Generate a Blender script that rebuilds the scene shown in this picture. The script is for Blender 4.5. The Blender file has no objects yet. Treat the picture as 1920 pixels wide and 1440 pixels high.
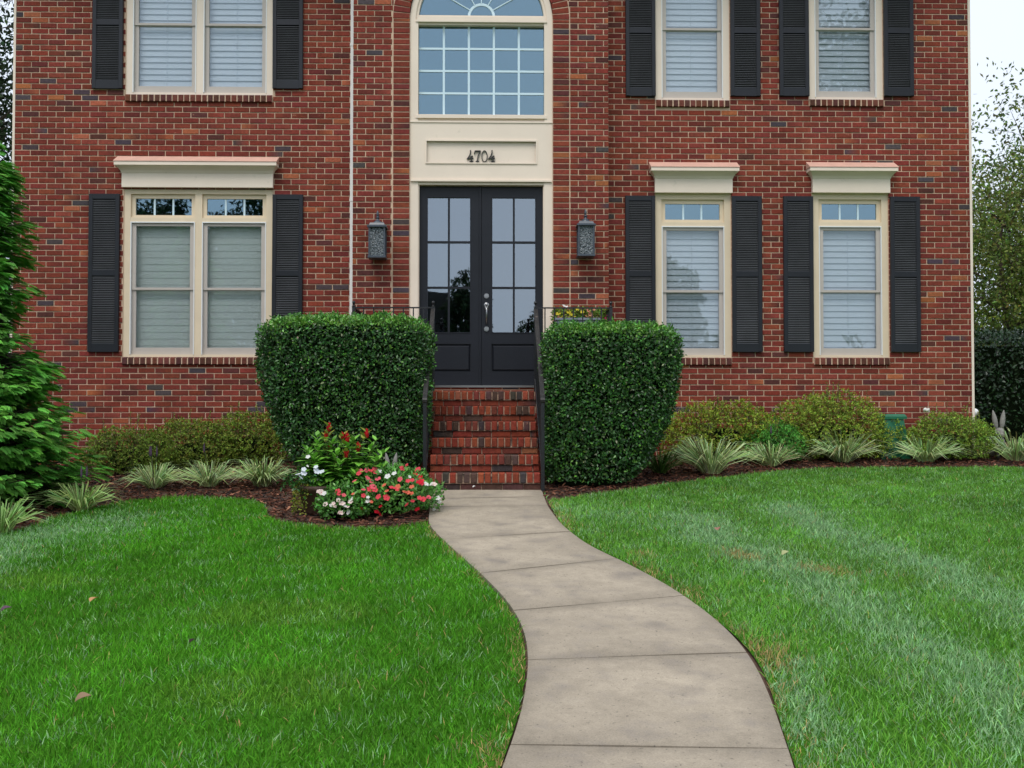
import bpy, math, random
import numpy as np
from mathutils import Vector, Matrix
R = math.radians
rnd = random.Random(7)
rng = np.random.default_rng(7)
scene = bpy.context.scene
C = scene.collection

# ------------------------------------------------------------------ camera
CAM = np.array([0.085, -12.66, 0.76])
YAW, PITCH, F = R(1.32), R(1.5), 1950.0
cam = bpy.data.cameras.new('camera'); cam_o = bpy.data.objects.new('camera', cam); C.objects.link(cam_o)
cam.sensor_width = 36.0; cam.lens = F / 1920 * 36; cam.clip_start = 0.05; cam.clip_end = 2000
cam_o.location = CAM; cam_o.rotation_euler = (R(90) + PITCH, 0, -YAW)
scene.camera = cam_o
# ------------------------------------------------------------------ world, sun, exposure
SUN_EL, SUN_AZ = R(58), R(200)           # azimuth clockwise from +Y; the sun sits high behind the camera
world = bpy.data.worlds.new('World'); scene.world = world; world.use_nodes = True
nt = world.node_tree; nt.nodes.clear()
sky = nt.nodes.new('ShaderNodeTexSky'); sky.sky_type = 'NISHITA'; sky.sun_disc = False
sky.sun_elevation = SUN_EL; sky.sun_rotation = SUN_AZ; sky.air_density = 1.0; sky.dust_density = 3.0
tc = nt.nodes.new('ShaderNodeTexCoord')
cl = nt.nodes.new('ShaderNodeTexNoise'); cl.inputs['Scale'].default_value = 1.6; cl.inputs['Detail'].default_value = 5
cr = nt.nodes.new('ShaderNodeValToRGB')
cr.color_ramp.elements[0].position = 0.3; cr.color_ramp.elements[0].color = (8.0, 9.2, 11.0, 1)
cr.color_ramp.elements[1].position = 0.7; cr.color_ramp.elements[1].color = (10.2, 10.8, 11.7, 1)
mx = nt.nodes.new('ShaderNodeMix'); mx.data_type = 'RGBA'; mx.inputs['Factor'].default_value = 0.86
bg = nt.nodes.new('ShaderNodeBackground'); bg.inputs['Strength'].default_value = 0.083
wo = nt.nodes.new('ShaderNodeOutputWorld')
nt.links.new(tc.outputs['Generated'], cl.inputs['Vector']); nt.links.new(cl.outputs['Fac'], cr.inputs['Fac'])
nt.links.new(sky.outputs[0], mx.inputs[6]); nt.links.new(cr.outputs[0], mx.inputs[7])
nt.links.new(mx.outputs[2], bg.inputs['Color']); nt.links.new(bg.outputs[0], wo.inputs[0])
sl = bpy.data.lights.new('sun', 'SUN'); sl.energy = 1.5; sl.angle = R(28); sl.color = (1, 0.96, 0.9)
so = bpy.data.objects.new('sun', sl); C.objects.link(so)
sd = Vector((math.sin(SUN_AZ) * math.cos(SUN_EL), math.cos(SUN_AZ) * math.cos(SUN_EL), math.sin(SUN_EL)))
so.rotation_euler = sd.to_track_quat('Z', 'Y').to_euler(); so.location = (0, -8, 14)
scene.view_settings.view_transform = 'Standard'; scene.view_settings.look = 'None'
scene.view_settings.exposure = 0.40; scene.view_settings.gamma = 1.0
scene.cycles.use_denoising = True
scene.cycles.max_bounces = 8; scene.cycles.transparent_max_bounces = 16; scene.cycles.sample_clamp_indirect = 6

# ------------------------------------------------------------------ measuring helpers
_r = np.array([math.cos(YAW), -math.sin(YAW), 0]); _f = np.array([math.sin(YAW) * math.cos(PITCH), math.cos(YAW) * math.cos(PITCH), math.sin(PITCH)])
_u = np.cross(_r, _f)
def ray(px, py): return _f * F + _r * (px - 960) + _u * (720 - py)
def P(px, py, Y):                        # a measured point on the plane y = Y
    d = ray(px, py); return CAM + d * ((Y - CAM[1]) / d[1])
SL = 0.087; Y0 = -2.66
def G(px, py):                           # a measured point on the sloping ground
    d = ray(px, py); t = (SL * (CAM[1] - Y0) - CAM[2]) / (d[2] - SL * d[1]); return CAM + d * t
def PX(px, Y): return float(P(px, 700, Y)[0])
def PZ(py, Y, px=915): return float(P(px, py, Y)[2])
def sstep(a, b, x):
    t = np.clip((x - a) / (b - a), 0, 1); return t * t * (3 - 2 * t)
def ground_z(x, y):
    x = np.asarray(x, float); y = np.asarray(y, float)
    z = SL * (np.minimum(np.maximum(y, -17.0), 0.6) - Y0) + 0.015 * np.maximum(y - 0.6, 0)
    z = z - 0.12 * sstep(-2.2, -4.6, x) * sstep(-2.0, -0.4, y)
    return z
def gz(x, y): return float(ground_z(x, y))

# ------------------------------------------------------------------ mesh helpers
BASE = {}
def tag(o, label=None, cat=None, group=None, kind=None):
    for k, v in (('label', label), ('category', cat), ('group', group), ('kind', kind)):
        if v: o[k] = v
    return o
def thing(name, loc, label, cat, group=None):
    o = bpy.data.objects.new(name, None); C.objects.link(o); o.location = loc; o.empty_display_size = 0.2
    BASE[o.name] = np.array(loc, float); return tag(o, label, cat, group)
def link(me, name, mat, parent=None, smooth=False):
    o = bpy.data.objects.new(name, me); C.objects.link(o)
    if mat: me.materials.append(mat)
    if parent is not None: o.parent = parent; BASE[o.name] = BASE[parent.name]
    else: BASE[o.name] = np.zeros(3)
    if smooth: me.polygons.foreach_set('use_smooth', [True] * len(me.polygons))
    return o
class MB:
    def __init__(s): s.v = []; s.f = []; s.c = []; s.col = (1, 1, 1)
    def add(s, vs, fs, col=None):
        n = len(s.v); s.v += [tuple(map(float, p)) for p in vs]; s.f += [tuple(n + i for i in f) for f in fs]
        s.c += [tuple(col or s.col)] * len(vs)
    def box(s, x0, x1, y0, y1, z0, z1, col=None):
        if x0 > x1: x0, x1 = x1, x0
        if y0 > y1: y0, y1 = y1, y0
        if z0 > z1: z0, z1 = z1, z0
        s.add([(x0, y0, z0), (x1, y0, z0), (x1, y1, z0), (x0, y1, z0), (x0, y0, z1), (x1, y0, z1), (x1, y1, z1), (x0, y1, z1)],
              [(0, 3, 2, 1), (4, 5, 6, 7), (0, 1, 5, 4), (1, 2, 6, 5), (2, 3, 7, 6), (3, 0, 4, 7)], col)
    def bev(s, x0, x1, y0, y1, z0, z1, b=0.004, col=None):      # box whose front (y0) face is chamfered
        if x0 > x1: x0, x1 = x1, x0
        if z0 > z1: z0, z1 = z1, z0
        v = [(x0, y1, z0), (x1, y1, z0), (x1, y1, z1), (x0, y1, z1), (x0, y0 + b, z0), (x1, y0 + b, z0), (x1, y0 + b, z1), (x0, y0 + b, z1),
             (x0 + b, y0, z0 + b), (x1 - b, y0, z0 + b), (x1 - b, y0, z1 - b), (x0 + b, y0, z1 - b)]
        s.add(v, [(8, 9, 10, 11), (4, 5, 9, 8), (5, 6, 10, 9), (6, 7, 11, 10), (7, 4, 8, 11), (0, 1, 5, 4), (1, 2, 6, 5), (2, 3, 7, 6), (3, 0, 4, 7), (0, 3, 2, 1)], col)
    def obox(s, a, b, w, t, up=(0, 0, 1), col=None):           # bar from a to b
        a = Vector(a); b = Vector(b); d = (b - a).normalized(); up = Vector(up)
        sd = d.cross(up); sd = sd.normalized() if sd.length > 1e-5 else Vector((1, 0, 0)); n = sd.cross(d).normalized()
        vs = [p + sd * (i * w / 2) + n * (j * t / 2) for p in (a, b) for i, j in ((-1, -1), (1, -1), (1, 1), (-1, 1))]
        s.add(vs, [(0, 3, 2, 1), (4, 5, 6, 7), (0, 1, 5, 4), (1, 2, 6, 5), (2, 3, 7, 6), (3, 0, 4, 7)], col)
    def tube(s, pts, rad, n=8, col=None):
        pts = [Vector(p) for p in pts]; m = len(pts)
        rad = rad if isinstance(rad, (list, tuple)) else [rad] * m; vs = []; fs = []
        for i, p in enumerate(pts):
            d = (pts[min(i + 1, m - 1)] - pts[max(i - 1, 0)]).normalized()
            a = d.cross(Vector((0.13, 0.31, 0.94)) if abs(d.z) < 0.9 else Vector((1, 0.1, 0))).normalized(); b = d.cross(a)
            vs += [p + (a * math.cos(2 * math.pi * k / n) + b * math.sin(2 * math.pi * k / n)) * rad[i] for k in range(n)]
        for i in range(m - 1):
            fs += [(i * n + k, i * n + (k + 1) % n, (i + 1) * n + (k + 1) % n, (i + 1) * n + k) for k in range(n)]
        fs += [tuple(range(n))[::-1], tuple((m - 1) * n + k for k in range(n))]
        s.add(vs, fs, col)
    def lathe(s, c, prof, n=20, col=None, sq=0):               # prof: (r, z) from bottom up; sq=1 makes a square section
        vs = []; fs = []
        for r_, z_ in prof:
            for k in range(n):
                a = 2 * math.pi * (k + .5) / n; q = 1 / max(abs(math.cos(a)), abs(math.sin(a))) if sq else 1
                vs.append((c[0] + r_ * q * math.cos(a), c[1] + r_ * q * math.sin(a), c[2] + z_))
        for i in range(len(prof) - 1):
            fs += [(i * n + k, i * n + (k + 1) % n, (i + 1) * n + (k + 1) % n, (i + 1) * n + k) for k in range(n)]
        fs += [tuple(range(n))[::-1], tuple((len(prof) - 1) * n + k for k in range(n))]
        s.add(vs, fs, col)
    def ball(s, c, r_, n=12, sc=(1, 1, 1), col=None):
        prof = [(max(1e-4, r_ * math.cos(R(a))), r_ * math.sin(R(a)) * sc[2]) for a in range(-90, 91, 180 // (n // 2 + 2))]
        k0 = len(s.v); s.lathe(c, prof, n, col)
        for k in range(k0, len(s.v)):
            v = s.v[k]; s.v[k] = (c[0] + (v[0] - c[0]) * sc[0], c[1] + (v[1] - c[1]) * sc[1], v[2])
    def prism(s, poly, y0, y1, col=None):                      # polygon in x,z
        n = len(poly); vs = [(x, y0, z) for x, z in poly] + [(x, y1, z) for x, z in poly]
        s.add(vs, [tuple(range(n)), tuple(range(2 * n - 1, n - 1, -1))] + [(i, i + n, (i + 1) % n + n, (i + 1) % n) for i in range(n)], col)
    def build(s, name, mat, parent=None, smooth=False):
        me = bpy.data.meshes.new(name); b = BASE[parent.name] if parent is not None else np.zeros(3)
        me.from_pydata((np.array(s.v).reshape(-1, 3) - b).tolist(), [], s.f)
        ca = me.color_attributes.new('Col', 'FLOAT_COLOR', 'POINT')
        ca.data.foreach_set('color', np.c_[np.array(s.c), np.ones(len(s.c))].astype(np.float32).ravel())
        return link(me, name, mat, parent, smooth)
def np_mesh(name, tv, tf, fr, pos, sc, col, mat, parent=None, tcol=None, smooth=False):
    """n transformed copies of one small template (leaf, blade, petal) joined as one mesh"""
    n, k = len(pos), len(tv); base = BASE[parent.name] if parent is not None else np.zeros(3)
    V = np.einsum('nki,nij->nkj', tv[None] * sc[:, None, :], fr) + (pos - base)[:, None, :]
    me = bpy.data.meshes.new(name); me.vertices.add(n * k); me.vertices.foreach_set('co', V.astype(np.float32).ravel())
    fl = np.concatenate([np.array(f) for f in tf]); cnt = np.array([len(f) for f in tf])
    L = (fl[None] + (np.arange(n) * k)[:, None]).ravel().astype(np.int32)
    tot = np.tile(cnt, n).astype(np.int32); st = np.concatenate([[0], np.cumsum(tot)[:-1]]).astype(np.int32)
    me.loops.add(len(L)); me.loops.foreach_set('vertex_index', L)
    me.polygons.add(len(tot)); me.polygons.foreach_set('loop_start', st); me.polygons.foreach_set('loop_total', tot)
    cc = np.ones((n, k, 4), np.float32); cc[..., :3] = col[:, None, :] * (tcol[None] if tcol is not None else 1)
    ca = me.color_attributes.new('Col', 'FLOAT_COLOR', 'POINT'); ca.data.foreach_set('color', cc.ravel())
    me.update(calc_edges=True); return link(me, name, mat, parent, smooth)
def norm(a): return a / np.maximum(np.linalg.norm(a, axis=-1, keepdims=True), 1e-9)
def frames(axis, nrm):                    # rows: side, normal, axis
    axis = norm(axis); side = norm(np.cross(nrm, axis)); return np.stack([side, np.cross(axis, side), axis], 1)
def rdir(n, g=rng): return norm(g.normal(size=(n, 3)))
KITE = (np.array([(0, 0, 0), (-.5, .14, .45), (0, 0, 1), (.5, .14, .45)]), [(0, 2, 1), (0, 3, 2)])
OVAL = (np.array([(0, 0, 0), (-.36, .10, .22), (-.46, .08, .55), (0, -.12, 1), (.46, .08, .55), (.36, .10, .22), (0, .02, .25), (0, .0, .6)]),
        [(0, 6, 1), (1, 6, 7, 2), (2, 7, 3), (0, 5, 6), (6, 5, 4, 7), (7, 4, 3)])
def leaves(name, pos, axis, nrm, L, W, col, mat, parent=None, shape=KITE):
    n = len(pos); sc = np.c_[np.broadcast_to(W, n), np.broadcast_to(W, n), np.broadcast_to(L, n)]
    return np_mesh(name, shape[0], shape[1], frames(axis, nrm), pos, sc, col, mat, parent)
def vary(c, n, h=.12, v=.3, g=rng):      # per-leaf colour: real leaves differ in hue and value
    return np.clip(np.array(c)[None] * (1 + g.normal(size=(n, 1)) * v).clip(.35, 2.2) * (1 + g.normal(size=(n, 3)) * h).clip(.5, 1.6), 0.001, 1)
def noise3(p, s, seed=0):                # cheap smooth noise, about -1..1
    g = np.random.default_rng(seed); out = 0
    for k in range(5):
        d = g.normal(size=p.shape[1]); d /= np.linalg.norm(d); out = out + np.sin(p @ d * s * (1 + .37 * k) + g.uniform(0, 6.28))
    return out / 2.6
def copy_tree(o, parent=None):
    c = o.copy(); C.objects.link(c)
    if parent is not None: c.parent = parent
    for ch in [q for q in bpy.data.objects if q.parent == o and q != c]: copy_tree(ch, c)
    return c

# ------------------------------------------------------------------ materials
def mat(name, col=(.5, .5, .5), rough=.6, spec=.5, metal=0, attr=False, n_scale=0, n_amt=.0, bump=0, b_scale=60, transl=0, b_dist=.01, n2=None):
    m = bpy.data.materials.new(name); m.use_nodes = True; t = m.node_tree; N = t.nodes; L = t.links; b = N['Principled BSDF']
    b.inputs['Roughness'].default_value = rough; b.inputs['Specular IOR Level'].default_value = spec; b.inputs['Metallic'].default_value = metal
    geo = N.new('ShaderNodeNewGeometry'); src = None
    if attr:
        a = N.new('ShaderNodeVertexColor'); a.layer_name = 'Col'; src = a.outputs['Color']
    else:
        c = N.new('ShaderNodeRGB'); c.outputs[0].default_value = (*col, 1); src = c.outputs[0]
    for (sc_, am, c2) in ([(n_scale, n_amt, None)] if n_scale else []) + (n2 or []):
        z = N.new('ShaderNodeTexNoise'); z.inputs['Scale'].default_value = sc_; z.inputs['Detail'].default_value = 6; z.inputs['Roughness'].default_value = .65
        L.new(geo.outputs['Position'], z.inputs['Vector'])
        if c2 is None:
            mr = N.new('ShaderNodeMapRange'); mr.inputs['From Min'].default_value = .25; mr.inputs['From Max'].default_value = .75
            mr.inputs['To Min'].default_value = 1 - am; mr.inputs['To Max'].default_value = 1 + am; L.new(z.outputs['Fac'], mr.inputs['Value'])
            x = N.new('ShaderNodeVectorMath'); x.operation = 'SCALE'; L.new(src, x.inputs[0]); L.new(mr.outputs[0], x.inputs['Scale']); src = x.outputs[0]
        else:
            mr = N.new('ShaderNodeMapRange'); mr.inputs['From Min'].default_value = am[0]; mr.inputs['From Max'].default_value = am[1]; L.new(z.outputs['Fac'], mr.inputs['Value'])
            x = N.new('ShaderNodeMix'); x.data_type = 'RGBA'; x.inputs[7].default_value = (*c2, 1); L.new(src, x.inputs[6]); L.new(mr.outputs[0], x.inputs[0]); src = x.outputs[2]
    L.new(src, b.inputs['Base Color'])
    if bump:
        z = N.new('ShaderNodeTexNoise'); z.inputs['Scale'].default_value = b_scale; z.inputs['Detail'].default_value = 5
        L.new(geo.outputs['Position'], z.inputs['Vector'])
        q = N.new('ShaderNodeBump'); q.inputs['Strength'].default_value = bump; q.inputs['Distance'].default_value = b_dist; L.new(z.outputs['Fac'], q.inputs['Height']); L.new(q.outputs[0], b.inputs['Normal'])
    if transl:
        tr = N.new('ShaderNodeBsdfTranslucent'); L.new(src, tr.inputs['Color']); mxx = N.new('ShaderNodeMixShader'); mxx.inputs[0].default_value = transl
        L.new(b.outputs[0], mxx.inputs[1]); L.new(tr.outputs[0], mxx.inputs[2]); L.new(mxx.outputs[0], N['Material Output'].inputs['Surface'])
    return m
def glass_mat(name, refl, tint=(.97, .98, .98), wav=.035, gc=(.84, .94, 1.03)):
    m = bpy.data.materials.new(name); m.use_nodes = True; t = m.node_tree; N = t.nodes; L = t.links; N.remove(N['Principled BSDF'])
    g = N.new('ShaderNodeBsdfGlossy'); g.inputs['Roughness'].default_value = .012; g.inputs['Color'].default_value = (*gc, 1)
    tr = N.new('ShaderNodeBsdfTransparent'); tr.inputs['Color'].default_value = (*tint, 1)
    lw = N.new('ShaderNodeLayerWeight'); lw.inputs['Blend'].default_value = .15
    ad = N.new('ShaderNodeMath'); ad.operation = 'ADD'; ad.inputs[1].default_value = refl; ad.use_clamp = True; L.new(lw.outputs['Fresnel'], ad.inputs[0])
    x = N.new('ShaderNodeMixShader'); L.new(ad.outputs[0], x.inputs[0]); L.new(tr.outputs[0], x.inputs[1]); L.new(g.outputs[0], x.inputs[2]); L.new(x.outputs[0], N['Material Output'].inputs['Surface'])
    ge = N.new('ShaderNodeNewGeometry'); z = N.new('ShaderNodeTexNoise'); z.inputs['Scale'].default_value = 2.2; z.inputs['Detail'].default_value = 2; L.new(ge.outputs['Position'], z.inputs['Vector'])
    q = N.new('ShaderNodeBump'); q.inputs['Strength'].default_value = wav; q.inputs['Distance'].default_value = .02; L.new(z.outputs['Fac'], q.inputs['Height']); L.new(q.outputs[0], g.inputs['Normal'])
    return m
M = dict(
    brick=mat('brick', attr=True, rough=.82, spec=.25, n_scale=38, n_amt=.38, bump=.5, b_scale=90, b_dist=.006,
              n2=[(9, (.66, .74), (.42, .2, .13)), (26, (.70, .74), (.50, .35, .25)), (5, .16, None), (.9, .16, None), (1.7, (.60, .95), (.05, .03, .025))]),
    mortar=mat('mortar', (.60, .43, .31), rough=.95, spec=.1, n2=[(.9, .2, None), (2.3, (.55, .9), (.25, .17, .12))], n_scale=14, n_amt=.22, bump=.6, b_scale=120, b_dist=.006),
    cream=mat('cream_paint', (.82, .70, .58), rough=.5, spec=.35, n_scale=1.5, n_amt=.05, bump=.05, b_scale=30, n2=[(7, (.62, .9), (.55, .48, .36))]),
    cream_d=mat('aged_cream_paint', (.74, .61, .44), rough=.5, spec=.35, n_scale=3, n_amt=.06),
    flash=mat('painted_flashing', (.68, .41, .32), rough=.45, n_scale=8, n_amt=.12),
    taupe=mat('taupe_vinyl', (.50, .445, .40), rough=.4, n_scale=5, n_amt=.05),
    white=mat('white_aluminium', (.78, .78, .77), rough=.35),
    door=mat('charcoal_door_paint', (.010, .012, .018), rough=.42, spec=.35, n_scale=3, n_amt=.15, bump=.12, b_scale=45),
    shutter=mat('black_shutter_vinyl', attr=True, rough=.42, spec=.4, n_scale=3, n_amt=.3, n2=[(30, (.66, .75), (.05, .05, .055))]),
    iron=mat('black_wrought_iron', (.012, .013, .016), rough=.35, spec=.6, n_scale=30, n_amt=.3, bump=.1),
    rail=mat('worn_handrail_paint', (.022, .02, .019), rough=.5, spec=.4, n_scale=14, n_amt=.4, n2=[(22, (.62, .7), (.12, .09, .07))]),
    lamp=mat('dark_pewter_metal', (.05, .065, .085), rough=.4, spec=.6, n_scale=40, n_amt=.3),
    chrome=mat('satin_nickel', (.42, .42, .42), rough=.3, metal=1),
    muntin=mat('grille_bars', (.62, .78, .86), rough=.5),
    blind=mat('window_blind', (.60, .65, .70), rough=.6, n_scale=2, n_amt=.04),
    shade=mat('window_shade', (.62, .67, .64), rough=.8, n_scale=2, n_amt=.05),
    room=mat('room_wall', (.10, .12, .14), rough=.9),
    number=mat('black_number', (.02, .018, .016), rough=.5),
    concrete=mat('concrete', attr=True, rough=.85, spec=.2, n_scale=1.3, n_amt=.20, bump=.35, b_scale=70, b_dist=.004,
                 n2=[(4.5, (.52, .75), (.22, .19, .16)), (48, (.61, .68), (.15, .128, .10)), (18, .12, None), (140, .22, None), (7, .10, None)]),
    soil=mat('soil', (.095, .052, .034), rough=.95, n_scale=20, n_amt=.4, bump=.8, b_scale=60),
    lawn_base=mat('lawn_thatch', (.045, .14, .012), rough=1, spec=0, n_scale=45, n_amt=.6, bump=.8, b_scale=90, n2=[(9, (.62, .85), (.08, .08, .03))]),
    blade=mat('grass_blade', attr=True, rough=.6, spec=.14, transl=.30),
    leaf=mat('leaf', attr=True, rough=.36, spec=.5, transl=.15),
    leaf_m=mat('matt_leaf', attr=True, rough=.6, spec=.3, transl=.25),
    petal=mat('petal', attr=True, rough=.7, spec=.2, transl=.3),
    core=mat('shrub_interior', (.008, .013, .006), rough=1, spec=0),
    wood=mat('branch_bark', (.07, .05, .035), rough=.9, n_scale=30, n_amt=.3, bump=.5),
    chip=mat('bark_chip', attr=True, rough=.8, spec=.3, n_scale=40, n_amt=.35),
    pot=mat('rusty_brown_pot', (.075, .04, .025), rough=.6, n_scale=15, n_amt=.35),
    stepmortar=mat('step_mortar', (.30, .20, .14), rough=.95, n_scale=9, n_amt=.7, n2=[(6, (.5, .62), (.04, .03, .025))], bump=.6, b_scale=90),
    stone=mat('weathered_stone', (.22, .21, .19), rough=.9, n_scale=30, n_amt=.3, bump=.4),
    green=mat('green_plastic', (.006, .12, .055), rough=.45, n_scale=6, n_amt=.15),
    trough=mat('grey_trough', (.22, .25, .30), rough=.6, n_scale=10, n_amt=.15),
    roof=mat('asphalt_shingles', (.05, .048, .045), rough=.9, n_scale=12, n_amt=.35),
    siding=mat('cream_siding', (.62, .58, .48), rough=.6),
    road=mat('asphalt', (.05, .05, .05), rough=.9, n_scale=20, n_amt=.2),
    far=mat('far_lawn', (.05, .13, .03), rough=.95, n_scale=3, n_amt=.3),
)
M['glass'] = glass_mat('window_glass', .07)
M['glass_tint'] = glass_mat('blue_tinted_glass', .235, (.45, .55, .62), .03, (.66, .93, 1.06))
M['glass_door'] = glass_mat('door_glass', .26, (.4, .45, .5), .03)
def seeded_mat():
    m = bpy.data.materials.new('seeded_glass'); m.use_nodes = True; t = m.node_tree; N = t.nodes; L = t.links; b = N['Principled BSDF']; gg = N.new('ShaderNodeNewGeometry')
    zn = N.new('ShaderNodeTexNoise'); zn.inputs['Scale'].default_value = 55; zn.inputs['Detail'].default_value = 3; rp = N.new('ShaderNodeValToRGB'); rp.color_ramp.elements[0].position = .38; rp.color_ramp.elements[0].color = (.03, .04, .05, 1); rp.color_ramp.elements[1].position = .62; rp.color_ramp.elements[1].color = (.22, .25, .27, 1); L.new(gg.outputs['Position'], zn.inputs['Vector']); L.new(zn.outputs['Fac'], rp.inputs['Fac']); L.new(rp.outputs[0], b.inputs['Base Color']); b.inputs['Roughness'].default_value = .12
    z = N.new('ShaderNodeTexVoronoi'); z.inputs['Scale'].default_value = 65; ge = N.new('ShaderNodeNewGeometry'); L.new(ge.outputs['Position'], z.inputs['Vector'])
    q = N.new('ShaderNodeBump'); q.inputs['Strength'].default_value = .9; q.inputs['Distance'].default_value = .012; L.new(z.outputs['Distance'], q.inputs['Height']); L.new(q.outputs[0], b.inputs['Normal'])
    b.inputs['Alpha'].default_value = .82
    return m
M['seeded'] = seeded_mat()

# ------------------------------------------------------------------ the setting
def grid_mesh(name, xs, ys, zf, m, hole=None):
    X, Y = np.meshgrid(xs, ys); Z = zf(X, Y); v = np.stack([X, Y, Z], -1).reshape(-1, 3); nx = len(xs)
    fs = [(j * nx + i, j * nx + i + 1, (j + 1) * nx + i + 1, (j + 1) * nx + i) for j in range(len(ys) - 1) for i in range(nx - 1)]
    me = bpy.data.meshes.new(name); me.from_pydata(v.tolist(), [], fs); return link(me, name, m, None, True)
xs = np.unique(np.r_[-300, -120, -60, -30, np.arange(-16, 16.1, .4), 30, 60, 120, 300]); ys = np.unique(np.r_[-300, -120, -60, -30, np.arange(-18, 6.1, .4), 8, 12, 20, 40, 80, 160, 300])
tag(grid_mesh('ground', xs, ys, lambda x, y: ground_z(x, y) - .02, M['soil']), kind='structure')
tag(grid_mesh('street', [-300, -100, 0, 100, 300], [-30, -21.5], lambda x, y: ground_z(x, y) + .0, M['road']), kind='structure')

# outlines on the ground, in metres (measured from the photograph, then fixed)
def GP(pts): return [tuple(G(*p)[:2]) for p in pts]
WL = GP([(812, 921), (806, 950), (803, 985), (830, 1013), (862, 1042), (900, 1076), (945, 1121), (975, 1163), (989, 1205), (991, 1260), (978, 1340), (957, 1403), (936, 1460), (905, 1540), (860, 1640)])
WR = GP([(1016, 921), (1026, 950), (1052, 985), (1100, 1022), (1175, 1058), (1250, 1098), (1313, 1140), (1370, 1188), (1412, 1240), (1443, 1305), (1468, 1380), (1482, 1420), (1494, 1460), (1515, 1540), (1530, 1640)])
JOINTS = [((803, 936.5), (1024, 933), ), ((806, 952), (1026, 949)), ((828, 1013), (1100, 998)), ((905, 1077), (1180, 1049)), ((970, 1147), (1318, 1119)), ((992, 1240), (1415, 1226)), ((958, 1400), (1480, 1407)), ((870, 1640), (1540, 1650))]
def resample(pl, n):
    pl = np.array(pl); d = np.r_[0, np.cumsum(np.linalg.norm(np.diff(pl, axis=0), axis=1))]; t = np.linspace(0, d[-1], n)
    return np.stack([np.interp(t, d, pl[:, 0]), np.interp(t, d, pl[:, 1])], 1)
def smooth_pl(pl, n=200, k=9):
    p = resample(pl, n); q = p.copy()
    for _ in range(3):
        pad = np.pad(q, ((k // 2, k // 2), (0, 0)), mode='edge'); q = np.stack([np.convolve(pad[:, i], np.ones(k) / k, 'valid') for i in (0, 1)], 1)
        q[0] = p[0]; q[-1] = p[-1]
    return q
WLs, WRs = smooth_pl(WL), smooth_pl(WR)
def xat(pl, y): o = np.argsort(pl[:, 1]); return np.interp(y, pl[o, 1], pl[o, 0])
# concrete walk: one slab per bay with a narrow open joint between slabs
mb = MB(); yl = [(-2.67, -2.67)] + [(G(*a)[1], G(*b)[1]) for a, b in JOINTS]
for k in range(len(yl) - 1):
    (a0, b0), (a1, b1) = yl[k], yl[k + 1]; n = 14; g_ = .006 if k else 0; top = .012; vs = []; fs = []; m_ = 9
    for j in range(n + 1):
        t = j / n; ya = a0 - g_ + (a1 + .006 - a0 + g_) * t; yb = b0 - g_ + (b1 + .006 - b0 + g_) * t
        xa, xb = float(xat(WLs, ya)), float(xat(WRs, yb))
        for i in range(m_ + 1):
            s = i / m_; x = xa + (xb - xa) * s; y = ya + (yb - ya) * s
            vs.append((x, y, SL * (y - Y0) + top - (.004 if (j in (0, n) or i in (0, m_)) else 0) + .0012 * math.sin(k * 2.1 + 5 * s)))
    fs = [(j * (m_ + 1) + i, (j + 1) * (m_ + 1) + i, (j + 1) * (m_ + 1) + i + 1, j * (m_ + 1) + i + 1) for j in range(n) for i in range(m_)]
    ring = [i for i in range(m_ + 1)] + [j * (m_ + 1) + m_ for j in range(1, n + 1)] + [n * (m_ + 1) + i for i in range(m_ - 1, -1, -1)] + [j * (m_ + 1) for j in range(n - 1, 0, -1)]
    nv_ = len(mb.v); b0_ = len(vs); vs += [(vs[q][0], vs[q][1], vs[q][2] - .07) for q in ring]
    fs += [(ring[i], ring[(i + 1) % len(ring)], b0_ + (i + 1) % len(ring), b0_ + i) for i in range(len(ring))]
    mb.add(vs, fs); sh = rnd.uniform(.93, 1.06)
    for q in range(b0_):
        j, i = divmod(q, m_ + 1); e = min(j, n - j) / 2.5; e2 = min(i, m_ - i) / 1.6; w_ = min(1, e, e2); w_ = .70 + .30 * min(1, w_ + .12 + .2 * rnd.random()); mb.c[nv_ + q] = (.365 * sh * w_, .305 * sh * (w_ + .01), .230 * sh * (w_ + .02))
    for q in range(b0_, len(vs)): mb.c[nv_ + q] = (.12, .10, .08)
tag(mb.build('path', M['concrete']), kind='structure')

# lawn edges against the planting beds
LB = GP([(-260, 1075), (-120, 1040), (0, 1004), (50, 990), (100, 974), (150, 961), (200, 948), (250, 940), (300, 936), (350, 934), (430, 935), (475, 940), (497, 951), (500, 966), (515, 978), (560, 986), (650, 990), (740, 990), (790, 982), (803, 978)])
RB = GP([(1028, 940), (1050, 937), (1100, 930), (1200, 917), (1300, 903), (1400, 892), (1480, 883), (1600, 879), (1700, 878), (1920, 878), (2400, 876)])
def inpoly(x, y, poly):
    c = np.zeros(len(x), bool); n = len(poly)
    for i in range(n):
        x1, y1 = poly[i]; x2, y2 = poly[(i + 1) % n]
        if y1 == y2: continue
        q = ((y1 > y) != (y2 > y)) & (x < (x2 - x1) * (y - y1) / (y2 - y1) + x1); c ^= q
    return c
FAR_L, FAR_R = -8.5, 10.5
wl_in = [tuple(p) for p in WLs if p[1] < LB[-1][1]]; wr_in = [tuple(p) for p in WRs]
polyL = [(FAR_L, -12.4), (FAR_L, LB[0][1] - .6)] + LB + [(x - .012, y) for x, y in wl_in] + [(wl_in[-1][0] - .1, -12.4)]
polyR = [(wr_in[-1][0] + .1, -12.4)] + [(x + .018 + .010 * math.sin(y * 3.1), y) for x, y in wr_in[::-1]] + RB + [(FAR_R, RB[-1][1]), (FAR_R, -12.4)]
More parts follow.
